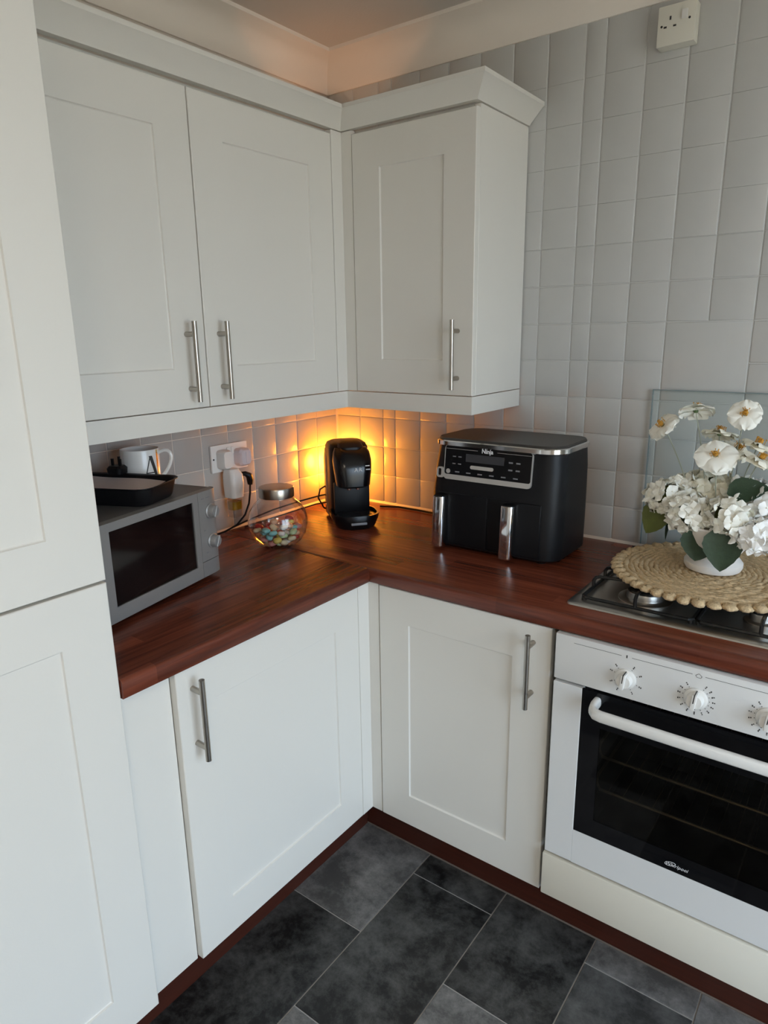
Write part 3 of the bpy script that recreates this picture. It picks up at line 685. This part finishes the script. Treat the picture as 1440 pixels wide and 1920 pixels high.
hydrangea((1.318, -0.262, 1.150), .045, 'ivory hydrangea head between the left one and the back one', 'petal')

# ------------------------------------------------------------------ wall socket high on the tiles
so = thing('wall_socket', 'surface-mounted single socket high on the grey tiles, near the ceiling', 'socket', (1.139, -0.0015, 2.232))
MB().box(-0.043, 0.043, -0.030, 0.0, -0.043, 0.043, 0.003, 2).build('back_box', 'old_plastic', so)
MB().box(-0.0435, 0.0435, -0.040, -0.0305, -0.0435, 0.0435, 0.003, 2).build('face_plate', 'old_plastic', so)
mb = MB()
def socket_holes(mb, x, z, y, s=1.0):
    mb.box(x - .002 * s, x + .002 * s, y - .0004, y, z + .007 * s, z + .015 * s)
    for q in (-.011, .011): mb.box(x + (q - .0035) * s, x + (q + .0035) * s, y - .0004, y, z - .009 * s, z - .005 * s)
socket_holes(mb, -0.014, 0.004, -0.040)
mb.cyl((-0.0335, -0.0403, 0.0), (-0.0335, -0.0400, 0.0), 0.0028, n=10).cyl((0.0300, -0.0403, 0.006), (0.0300, -0.0400, 0.006), 0.0028, n=10)
mb.build('pin_holes', 'dark_print', so, smooth=0)['kind'] = 'stuff'
MB().box(0.012, 0.026, -0.0445, -0.0405, 0.006, 0.026, 0.0012, 1).build('switch', 'white_plastic', so)

# double socket behind the microwave, with plugs
ds = thing('wall_socket', 'double wall socket behind the microwave with two plugs in it', 'socket', (0.0015, -0.545, 1.150), L90)
MB().box(-0.074, 0.074, -0.010, 0.0, -0.043, 0.043, 0.003, 2).build('face_plate', 'white_plastic', ds)
mb = MB(); socket_holes(mb, -0.038, 0.002, -0.0105); socket_holes(mb, 0.038, 0.002, -0.0105); mb.cyl((-0.066, -.0108, 0), (-0.066, -.0102, 0), .003, n=10).build('pin_holes', 'dark_print', ds, smooth=0)['kind'] = 'stuff'
for x in (-0.008, 0.010): MB().box(x - .005, x + .005, -0.014, -0.0105, 0.010, 0.032, .001, 1).build('switch', 'white_plastic', ds)
pg = thing('plug', 'pale lilac plug in the right half of the double socket', 'plug', (0.012, -0.505, 1.146), L90)
MB().rrect([(0.0, -.024, .024, -.028, .028, .012), (.024, -.024, .024, -.028, .028, .012), (.032, -.019, .019, -.023, .023, .012)]).build('body', 'lilac_plastic', pg, (0, -.001, 0), (PI / 2, 0, 0))
MB().box(-.003, .003, -.0345, -.0325, -.018, .018, .0008, 1).build('grip_ridge', 'lilac_plastic', pg)
af = thing('air_freshener', 'white plug-in air freshener with amber oil hanging below the socket', 'air freshener', (0.012, -0.578, 1.05), L90)
MB().rrect([(.0, -.020, .020, -.030, .0295, .010), (.022, -.020, .020, -.030, .0295, .010), (.032, -.016, .016, -.026, .026, .010)]).build('plug_block', 'white_plastic', af, (-.002, -.001, .098), (PI / 2, 0, 0))
MB().rrect([(-.022, -.024, .024, -.056, -.006, .014), (.020, -.026, .026, -.060, -.004, .014), (.050, -.025, .025, -.058, -.004, .014), (.068, -.018, .018, -.046, -.004, .012)]).build('housing', 'white_plastic', af, (.012, 0, 0))
MB().rrect([(-.085, -.020, .020, -.050, -.012, .012), (-.030, -.021, .021, -.052, -.010, .012), (-.022, -.013, .013, -.044, -.016, .010)]).build('glass_bottle', 'jar_glass', af, (.012, 0, 0))
MB().rrect([(-.062, -.0185, .0185, -.0485, -.0135, .011), (-.036, -.019, .019, -.0500, -.0120, .011)]).build('oil', 'amber', af, (.012, 0, 0))
bp_ = thing('power_cable', 'black angled plug with cable curving down behind the microwave', 'cable', (0.05, -0.515, 1.07))
MB().tube([(-.012, -.020, .026), (0.0, -.006, .026), (.004, .006, .018), (.004, .010, .004), (.004, .009, -.012)], [.005, .008, .011, .0115, .008], 10).build('angled_plug', 'black', bp_)
MB().tube([(.004, .009, -.010), (.002, .008, -.04), (-.002, .004, -.075), (-.006, -.012, -.11), (-.012, -.045, -.138), (-.018, -.09, -.150), (-.024, -.16, -.155)], .0032, 8).build('cable', 'black', bp_)

# ------------------------------------------------------------------ microwave
mw = thing('microwave', 'silver microwave oven standing angled on the worktop', 'microwave', (0.312, -0.853, 0.911), math.radians(103))
# local: x<0 runs from the right front corner towards the left, front at y=0, depth to +y
W_, D_, H_ = 0.442, 0.275, 0.236
MB().rrect([(.012, -W_ + .004, -.004, .020, D_, .006), (H_ - .003, -W_ + .004, -.004, .020, D_, .006), (H_, -W_ + .007, -.007, .022, D_ - .003, .006)]).build('casing', 'silver_dark', mw)
def frame_box(mb, x0, x1, z0, z1, X0, X1, Z0, Z1, y0, y1):
    mb.box(x0, X0, y0, y1, z0, z1).box(X1, x1, y0, y1, z0, z1).box(X0, X1, y0, y1, z0, Z0).box(X0, X1, y0, y1, Z1, z1)
WX0, WX1, WZa, WZb = -0.372, -0.098, 0.047, 0.217
mb = MB(); frame_box(mb, -W_, -0.079, .014, H_, WX0, WX1, WZa, WZb, 0.0, .022)
wd_ = mb.build('door', 'silver', mw, smooth=0); wd_['label'] = 'silver door with dark window'
MB().box(WX0, WX1, .0035, .010, WZa, WZb).build('door_window', 'micro_glass', wd_, smooth=0)
pb = [(-0.078, .0), (-0.030, .0), (-0.012, .002), (-0.003, .008), (0.0, .018), (0.0, .022), (-0.078, .022)]
pan = MB().prism(pb, .055, H_, 'z').build('control_panel', 'silver', mw)
MB().prism(pb, .014, .0535, 'z').build('door_button', 'silver', mw)
for kz in (.181, .102):
    k = MB(); rings = []
    for y, r in ((0, .0195), (-.003, .0195), (-.005, .0165), (-.016, .0155), (-.019, .0135)):
        rings.append([(r * math.cos(2 * PI * q / 24), y, r * math.sin(2 * PI * q / 24)) for q in range(24)])
    k.loops(rings).box(-.0025, .0025, -.0215, -.004, -.015, .015, .001, 1)
    k.build('knob', 'silver', mw, (-.034, .0005, kz), (0, .4, 0))
for x, z, wd in ((-.060, .218, .010), (-.040, .218, .014), (-.060, .135, .006), (-.014, .200, .005), (-.056, .075, .008)):
    MB().box(x - wd / 2, x + wd / 2, -.0004, .0, z - .0012, z + .0012).build('panel_print', 'grey_print', pan, smooth=0)
for x in (-W_ + .04, -.05):
    for y in (.05, D_ - .03): MB().cyl((x, y, 0.0005), (x, y, .013), .011, n=12).build('foot', 'black', mw)

# tray with paper, mug and plug on top of the microwave
MZ = 0.911 + H_ + 0.0005
tr = thing('baking_tray', 'black baking tray lined with paper on top of the microwave', 'tray', (0.185, -1.083, MZ), math.radians(23.5))
TL, TW = 0.155, 0.078
mb = MB().rrect([(0.0, -TL + .012, TL - .012, -TW + .010, TW - .010, .028), (.006, -TL + .008, TL - .008, -TW + .006, TW - .006, .030), (.040, -TL, TL, -TW, TW, .034), (.043, -TL - .006, TL + .006, -TW - .006, TW + .006, .038), (.0445, -TL - .006, TL + .006, -TW - .006, TW + .006, .038), (.0425, -TL + .001, TL - .001, -TW + .001, TW - .001, .033), (.008, -TL + .010, TL - .010, -TW + .008, TW - .008, .028)], 6)
mb.build('pan', 'black', tr)
pv = MB(); n = 14; rows = []
for i in range(n + 1):
    u = i / n; row = []
    for j in range(9):
        v = j / 8; x = -TL + .014 + (2 * TL - .05) * u; y = -TW + .004 + (2 * TW - .012) * v
        row.append((x, y, .030 + .010 * (2 * abs(v - .45)) ** 2 * (1 - u * .5) - .006 * u + .0025 * math.sin(6 * u + 3 * v)))
    rows.append(row)
pv.loops(rows, False, False, closed=False)
pv.build('baking_paper', 'paper', tr)
mg = thing('mug', 'white mug with black letter A and gold stripe on the microwave', 'mug', (0.118, -0.938, MZ), 0)
MR = 0.0490
MB().lathe([(.001, 0), (.036, 0), (.043, .004), (MR, .012), (MR, .092), (MR - .001, .095), (MR - .0035, .094), (MR - .0035, .012), (.001, .008)], 40).build('body', 'ceramic', mg)
ha = math.radians(40)      # handle direction in the mug's frame
hp_ = [(MR - .004, .082), (MR + .006, .087), (MR + .015, .0895), (MR + .023, .088), (MR + .029, .083), (MR + .0315, .075), (MR + .031, .066), (MR + .028, .055), (MR + .022, .043), (MR + .014, .031), (MR + .006, .022), (MR - .003, .016)]
MB().tube([(r * math.cos(ha), r * math.sin(ha), z) for r, z in hp_], .0048, 10).build('handle', 'ceramic', mg)
def wrap(mb, s0, z0, s1, z1, wd, a0, n=10):
    """flat stroke wrapped on the mug wall, s is arc length from direction a0"""
    rows = []
    for i in range(n + 1):
        u = i / n; s = s0 + (s1 - s0) * u; z = z0 + (z1 - z0) * u
        rows.append([((MR + .0004) * math.cos(a0 + (s + q) / MR), (MR + .0004) * math.sin(a0 + (s + q) / MR), z) for q in (-wd / 2, wd / 2)])
    o = len(mb.v); mb.v += [p for r in rows for p in r]
    for i in range(n): mb.f.append((o + 2 * i, o + 2 * i + 1, o + 2 * i + 3, o + 2 * i + 2))
A0 = math.radians(-4)
lt = MB(); wrap(lt, -.018, .018, .000, .080, .0030, A0); wrap(lt, .018, .018, .001, .080, .0095, A0); wrap(lt, -.013, .036, .013, .036, .003, A0)
lt.v = [(x, y, z) for x, y, z in lt.v]
lt.f.pop(); 
for _ in range(9): lt.f.pop()
bar = MB()
rows = []
for i in range(11):
    s = -.0135 + .027 * i / 10
    rows.append([((MR + .0004) * math.cos(A0 + s / MR), (MR + .0004) * math.sin(A0 + s / MR), z) for z in (.0345, .0375)])
o_ = len(lt.v); lt.v += [p for r in rows for p in r]
for i in range(10): lt.f.append((o_ + 2 * i, o_ + 2 * i + 1, o_ + 2 * i + 3, o_ + 2 * i + 2))
lt.build('letter', 'dark_print', mg)
gd = MB(); wrap(gd, .0235, .004, .0235, .0935, .0062, A0); gd.build('gold_stripe', 'gold', mg)
bpg = thing('plug', 'black plug lying pins-up between the mug and the tray', 'plug', (0.142, -1.022, MZ + 0.046), math.radians(20))
MB().rrect([(0.0, -.020, .020, -.019, .019, .010), (.014, -.021, .021, -.020, .020, .010), (.020, -.016, .016, -.015, .015, .008)]).build('body', 'black', bpg)
mb = MB(); 
for x in (-.011, .011): mb.box(x - .0032, x + .0032, -.003, .001, .019, .037)
mb.box(-.002, .002, .008, .013, .019, .041).build('pins', 'black', bpg, smooth=0)

# ------------------------------------------------------------------ sweet jar
jr = thing('sweet_jar', 'round clear glass jar of sweets with a steel lid', 'jar', (0.256, -0.588, 0.9115))
prof = [(.001, .0), (.046, .0), (.050, .003), (.066, .016), (.080, .036), (.0865, .060), (.0865, .078), (.080, .100), (.068, .117), (.054, .129), (.0475, .135), (.0465, .148)]
prof = [(r * 1.02, z * 1.09) for r, z in prof]
MB().lathe(prof, 44).build('glass_body', 'jar_glass', jr)
MB().lathe([(.0490, .150), (.0515, .150), (.0520, .152), (.0520, .176), (.0505, .1795), (.047, .1802), (.001, .1805)], 40).build('lid', 'steel', jr)
SW = [('red', (0.42, 0.03, 0.03)), ('pale green', (0.50, 0.66, 0.42)), ('turquoise', (0.22, 0.52, 0.55)), ('cream', (0.78, 0.70, 0.50)), ('yellow', (0.72, 0.58, 0.15)), ('white', (0.80, 0.78, 0.76)), ('pink', (0.70, 0.32, 0.30)), ('peach', (0.74, 0.42, 0.26))]
for nme, c in SW: M['sweet_' + nme] = mat('sweet_' + nme.replace(' ', '_'), c, 0.35)
sw_me = {}
for nme, c in SW:
    sw_me[nme] = MB().rrect([(-.0066, -.0070, .0070, -.0060, .0060, .005), (-.0033, -.0125, .0125, -.0098, .0098, .008), (.0033, -.0125, .0125, -.0098, .0098, .008), (.0066, -.0070, .0070, -.0060, .0060, .005)], 3).mesh('sweet', 'sweet_' + nme, 60)
rs = random.Random(9); pos = []
def jar_r(z):
    z = max(z, 0)
    for (r0, z0), (r1, z1) in zip(prof, prof[1:]):
        if z0 <= z <= z1 and z1 > z0: return r0 + (r1 - r0) * (z - z0) / (z1 - z0)
    return .05
tries = 0
while len(pos) < 58 and tries < 30000:
    tries += 1
    z = .0130 + .0125 * (len(pos) // 13) + rs.uniform(0, .004); R_ = jar_r(z - .007) - .0160
    a = rs.uniform(0, 2 * PI); q = R_ * math.sqrt(rs.uniform(0, 1)); p = Vector((q * math.cos(a), q * math.sin(a), z))
    if all((p - o2).length > .0185 for o2 in pos): pos.append(p)
for i, p in enumerate(pos):
    nme = rs.choice([s[0] for s in SW])
    o = bpy.data.objects.new('sweet', sw_me[nme]); COL.objects.link(o)
    o.location = Vector((0.256, -0.588, 0.9115)) + p; o.rotation_euler = (rs.uniform(-.5, .5), rs.uniform(-.5, .5), rs.uniform(0, PI))
    tag(o, f'small {nme} sweet inside the round glass jar', 'sweet', f'{nme} sweets in the jar')

# ------------------------------------------------------------------ coffee machine
cm = thing('coffee_machine', 'black pod coffee machine in the lit corner of the worktop', 'coffee machine', (0.263, -0.254, 0.9115), math.radians(51))
MB().rrect([(.006, -.062, .062, -.015, .118, .030), (.03, -.066, .066, -.020, .120, .034), (.215, -.066, .066, -.020, .122, .036), (.248, -.065, .065, -.016, .118, .034), (.260, -.060, .060, -.008, .110, .032), (.266, -.048, .048, .004, .098, .028)]).build('body', 'black', cm)
MB().rrect([(.012, -.0685, .0685, .045, .128, .026), (.20, -.0695, .0695, .045, .130, .028), (.236, -.066, .066, .045, .124, .028), (.248, -.056, .056, .052, .112, .024)]).build('water_tank', 'tank', cm)
MB().rrect([(.128, -.046, .046, -.078, .0, .030), (.134, -.055, .055, -.086, .0, .032), (.180, -.060, .060, -.088, .0, .034), (.215, -.063, .063, -.080, .0, .034), (.240, -.060, .060, -.062, .0, .032), (.254, -.052, .052, -.042, .01, .028)]).build('brew_head', 'black_gloss', cm)
MB().rrect([(.244, -.040, .040, -.050, .034, .026), (.256, -.042, .042, -.048, .036, .028), (.268, -.038, .038, -.036, .034, .026), (.274, -.026, .026, -.020, .026, .020)]).build('brew_lid', 'black_matt', cm)
MB().box(-.060, .060, -.030, -.012, .03, .14, .006).build('back_splash', 'black', cm)
sp = MB(); sp.cyl((-.015, -.052, .132), (-.015, -.052, .118), .008, .006, 12).cyl((.015, -.052, .132), (.015, -.052, .118), .008, .006, 12); sp.build('spout', 'chrome', cm)
MB().rrect([(.0, -.060, .060, -.120, .020, .050), (.010, -.068, .068, -.128, .022, .056), (.030, -.076, .076, -.132, .024, .060), (.046, -.080, .080, -.130, .026, .060), (.046, -.073, .073, -.122, .020, .055), (.036, -.070, .070, -.118, .018, .052)]).build('drip_tray', 'black_gloss', cm)
MB().box(-.026, .026, -.1335, -.126, .018, .026, .002).build('tray_slot', 'grey_print', cm)
g = MB()
for k in range(9): g.box(-.055, .055, -.105 + k * .011, -.101 + k * .011, .0365, .039)
g.build('drip_grille', 'black', cm, smooth=0)
text('A.R', .017, 'white_print', cm, (.010, -.0890, .190), (PI / 2 - .02, 0, 0))
ms = MB().box(.034, .048, -.0875, -.0865, .200, .203).box(.036, .050, -.0868, -.0855, .188, .191); ms.build('button_print', 'white_print', cm, smooth=0)
# its mains cable: loop on the left side and along the wall
world_part(MB().tube([(.20, -.165, 1.046), (.165, -.215, 1.035), (.135, -.262, 1.005), (.13, -.268, .975), (.135, -.245, .935), (.155, -.205, .9165), (.19, -.165, .9155)], .0028, 8), 'power_cable', 'black', cm)
world_part(MB().tube([(.165, -.170, .985), (.12, -.255, .978), (.10, -.33, .972), (.06, -.42, .955), (.02, -.50, .93), (.012, -.56, .918)], .0028, 8), 'power_cable', 'black', cm)
world_part(MB().tube([(.165, -.165, .955), (.12, -.27, .952), (.09, -.36, .940), (.05, -.45, .922), (.03, -.52, .9145)], .0026, 8), 'power_cable', 'black', cm)
dp = thing('plug', 'small black plug lying beside the left foot of the air fryer', 'plug', (.575, -.115, .912), .6)
MB().rrect([(0.0, -.018, .018, -.016, .016, .008), (.016, -.019, .019, -.017, .017, .008), (.024, -.012, .012, -.011, .011, .006)]).build('body', 'black_gloss', dp)
mb = MB(); mb.cyl((-.018, 0, .010), (-.036, .004, .008), .0045, .003, 8).build('cord_grip', 'black', dp)

# ------------------------------------------------------------------ amber lamp behind the coffee machine
lp = thing('corner_lamp', 'small amber lamp glowing in the corner behind the coffee machine', 'lamp', (0.062, -0.088, 0.9115))
MB().lathe([(.001, 0), (.028, 0), (.029, .004), (.026, .012), (.012, .018), (.008, .03), (.008, .085), (.013, .092), (.014, .112), (.010, .114), (.001, .114)], 28).build('base', 'black', lp)
MB().lathe([(.009, .114), (.015, .122), (.020, .136), (.021, .148), (.017, .162), (.009, .176), (.001, .182)], 24, cap0=True).build('bulb', 'bulb', lp)

# uplighter on top of the wall cabinets, behind the cornice
ul = thing('uplight', 'small round uplighter on top of the corner wall cabinet, behind the cornice', 'lamp', (0.17, -0.17, 2.0815))
MB().lathe([(.001, 0), (.034, 0), (.036, .003), (.036, .020), (.033, .022), (.029, .022), (.028, .014), (.001, .014)], 28).build('housing', 'white_plastic', ul)
MB().lathe([(.001, .015), (.027, .0155), (.001, .0165)], 24).build('lens', 'uplight_lens', ul)
ud = bpy.data.lights.new('uplight_beam', 'SPOT'); ud.energy = UPLIGHT_W; ud.color = (1.0, 0.50, 0.25); ud.spot_size = math.radians(100); ud.spot_blend = 0.18; ud.shadow_soft_size = 0.015
uo = bpy.data.objects.new('uplight_beam', ud); COL.objects.link(uo); uo.parent = ul; uo.location = (0, 0, .024); uo.rotation_euler = (PI, 0, 0)

# ------------------------------------------------------------------ air fryer
fr = thing('air_fryer', 'black dual-drawer air fryer with chrome handles on the worktop', 'air fryer', (0.821, -0.210, 0.9115))
X, Y0, Y1 = .204, -.125, .125
MB().rrect([(.006, -X + .012, X - .012, Y0 + .012, Y1 - .012, .05), (.014, -X + .002, X - .002, Y0, Y1, .055), (.10, -X, X, Y0 - .002, Y1, .058), (.172, -X + .002, X, Y0 + .002, Y1, .058), (.250, -X + .008, X - .001, Y0 + .010, Y1, .058), (.300, -X + .014, X - .004, Y0 + .016, Y1 - .002, .058)], 10).build('body', 'black_matt', fr)
MB().rrect([(.3005, -X + .010, X - .001, Y0 + .010, Y1, .060), (.303, -X + .008, X + .001, Y0 + .007, Y1 + .002, .062), (.314, -X + .008, X + .001, Y0 + .007, Y1 + .002, .062), (.3165, -X + .011, X - .002, Y0 + .010, Y1 - .001, .060)], 10).build('chrome_rim', 'chrome', fr)
MB().rrect([(.3168, -X + .014, X - .005, Y0 + .013, Y1 - .004, .058), (.3225, -X + .017, X - .008, Y0 + .016, Y1 - .007, .055)], 10).build('top_cover', 'dark_cover', fr)
for k in range(4):
    x, y = (-.15, .15)[k % 2], (-.09, .09)[k // 2]; MB().cyl((x, y, 0), (x, y, .008), .014, n=12).build('foot', 'black', fr)
# sloping control panel
slope = math.atan2(.010, .090)
def on_panel(mb): return mb.xform(Matrix.Translation((-.008, Y0 + .0005, .200)) @ Matrix.Rotation(-slope, 4, 'X'))
# panel frame: local x -.132..+.132, z .0...105
fr_ = MB(); rr_ = []
def rnd(x0, x1, z0, z1, r, y, seg=4):
    ring = []
    for cx, cz, a0 in ((x1 - r, z0 + r, -PI / 2), (x1 - r, z1 - r, 0), (x0 + r, z1 - r, PI / 2), (x0 + r, z0 + r, PI)):
        for k in range(seg + 1):
            t = a0 + PI / 2 * k / seg; ring.append((cx + r * math.cos(t), y, cz + r * math.sin(t)))
    return ring
fr_.loops([rnd(-.134, .134, .008, .104, .010, .004), rnd(-.134, .134, .008, .104, .010, -.004), rnd(-.1325, .1325, .022, .1035, .006, -.004), rnd(-.1325, .1325, .022, .1035, .006, .002)], False, False)
fr_.loops([rnd(-.158, -.133, .010, .040, .008, .004), rnd(-.158, -.133, .010, .040, .008, -.0038), rnd(-.1545, -.1425, .015, .036, .005, -.0038), rnd(-.1545, -.1425, .015, .036, .005, .002)], False, False)
on_panel(fr_).build('panel_trim', 'light_steel', fr)
pg_ = on_panel(MB().loops([rnd(-.1325, .1325, .022, .1035, .006, .003), rnd(-.1325, .1325, .022, .1035, .006, -.0028)])).build('control_panel', 'black_gloss', fr)
pr_ = MB()
pr_.box(-.130, -.030, -.0032, -.0028, .0945, .0953).box(.030, .130, -.0032, -.0028, .0945, .0953)
on_panel(pr_).build('panel_line', 'light_steel', pg_, smooth=0)
on_panel(MB().box(-.066, .052, -.0032, -.0028, .062, .084)).build('display', 'soft_grey', pg_, smooth=0)
on_panel(MB().loops([rnd(-.050, .022, .043, .053, .0048, -.0028), rnd(-.050, .022, .043, .053, .0048, -.0042)])).build('button_bar', 'light_steel', pg_)
on_panel(MB().cyl((-.120, -.0028, .031), (-.120, -.0042, .031), .0065, n=20)).build('power_button', 'light_steel', pg_)
ic = MB()
for k in range(6): ic.box(-.098 + k * .036, -.084 + k * .036, -.0032, -.0028, .029, .0325)
for k in range(4): ic.box(-.108 + (k % 2) * .018, -.098 + (k % 2) * .018, -.0032, -.0028, .052 + (k // 2) * .02, .055 + (k // 2) * .02)
for k in range(4): ic.box(.066 + (k % 2) * .022, .078 + (k % 2) * .022, -.0032, -.0028, .050 + (k // 2) * .02, .054 + (k // 2) * .02)
on_panel(ic).build('button_icons', 'grey_print', pg_, smooth=0)
tm = text_mesh('Ninja', .0165, bold=.0004); tm.materials.clear(); tm.materials.append(M['white_print'])
tm.transform(Matrix.Translation((-.008, Y0 + .0005, .200)) @ Matrix.Rotation(-slope, 4, 'X') @ Matrix.Translation((0, -.0033, .0950)) @ Matrix.Rotation(PI / 2, 4, 'X'))
inst(tm, 'lettering', pg_, (0, 0, 0))
# two drawers with upright chrome handles
for s, x0, x1, hx_ in ((-1, -.158, -.0012, -.146), (1, .0012, .158, .070)):
    d_ = MB().rrect([(.018, x0, x1, Y0 - .002, Y0 + .03, .0015), (.020, x0, x1, Y0 - .0035, Y0 + .03, .0015), (.100, x0, x1, Y0 - .0045, Y0 + .03, .0015), (.166, x0, x1, Y0 - .001, Y0 + .03, .0015), (.168, x0, x1, Y0 + .001, Y0 + .03, .0015)], 5).build('drawer', 'black', fr)
    h_ = MB().rrect([(.006, -.0180, .0180, -.028, .004, .010), (.010, -.0190, .0190, -.030, .004, .012), (.150, -.0190, .0190, -.022, .008, .012), (.153, -.0185, .0185, -.021, .008, .011)], 6)
    h_.build('handle', 'chrome', d_, (hx_, Y0 - .008, .006))
    MB().rrect([(.1535, -.017, .017, -.019, .007, .010), (.156, -.016, .016, -.017, .007, .009)], 6).build('handle_cap', 'black', d_, (hx_, Y0 - .008, .006))
world_part(MB().tube([(.24, -.06, .916), (.30, -.03, .9155), (.38, -.028, .9155), (.46, -.035, .916), (.52, -.05, .918), (.56, -.075, .920), (.60, -.075, .918), (.64, -.05, .917)], .0035, 8), 'power_cable', 'black', fr)
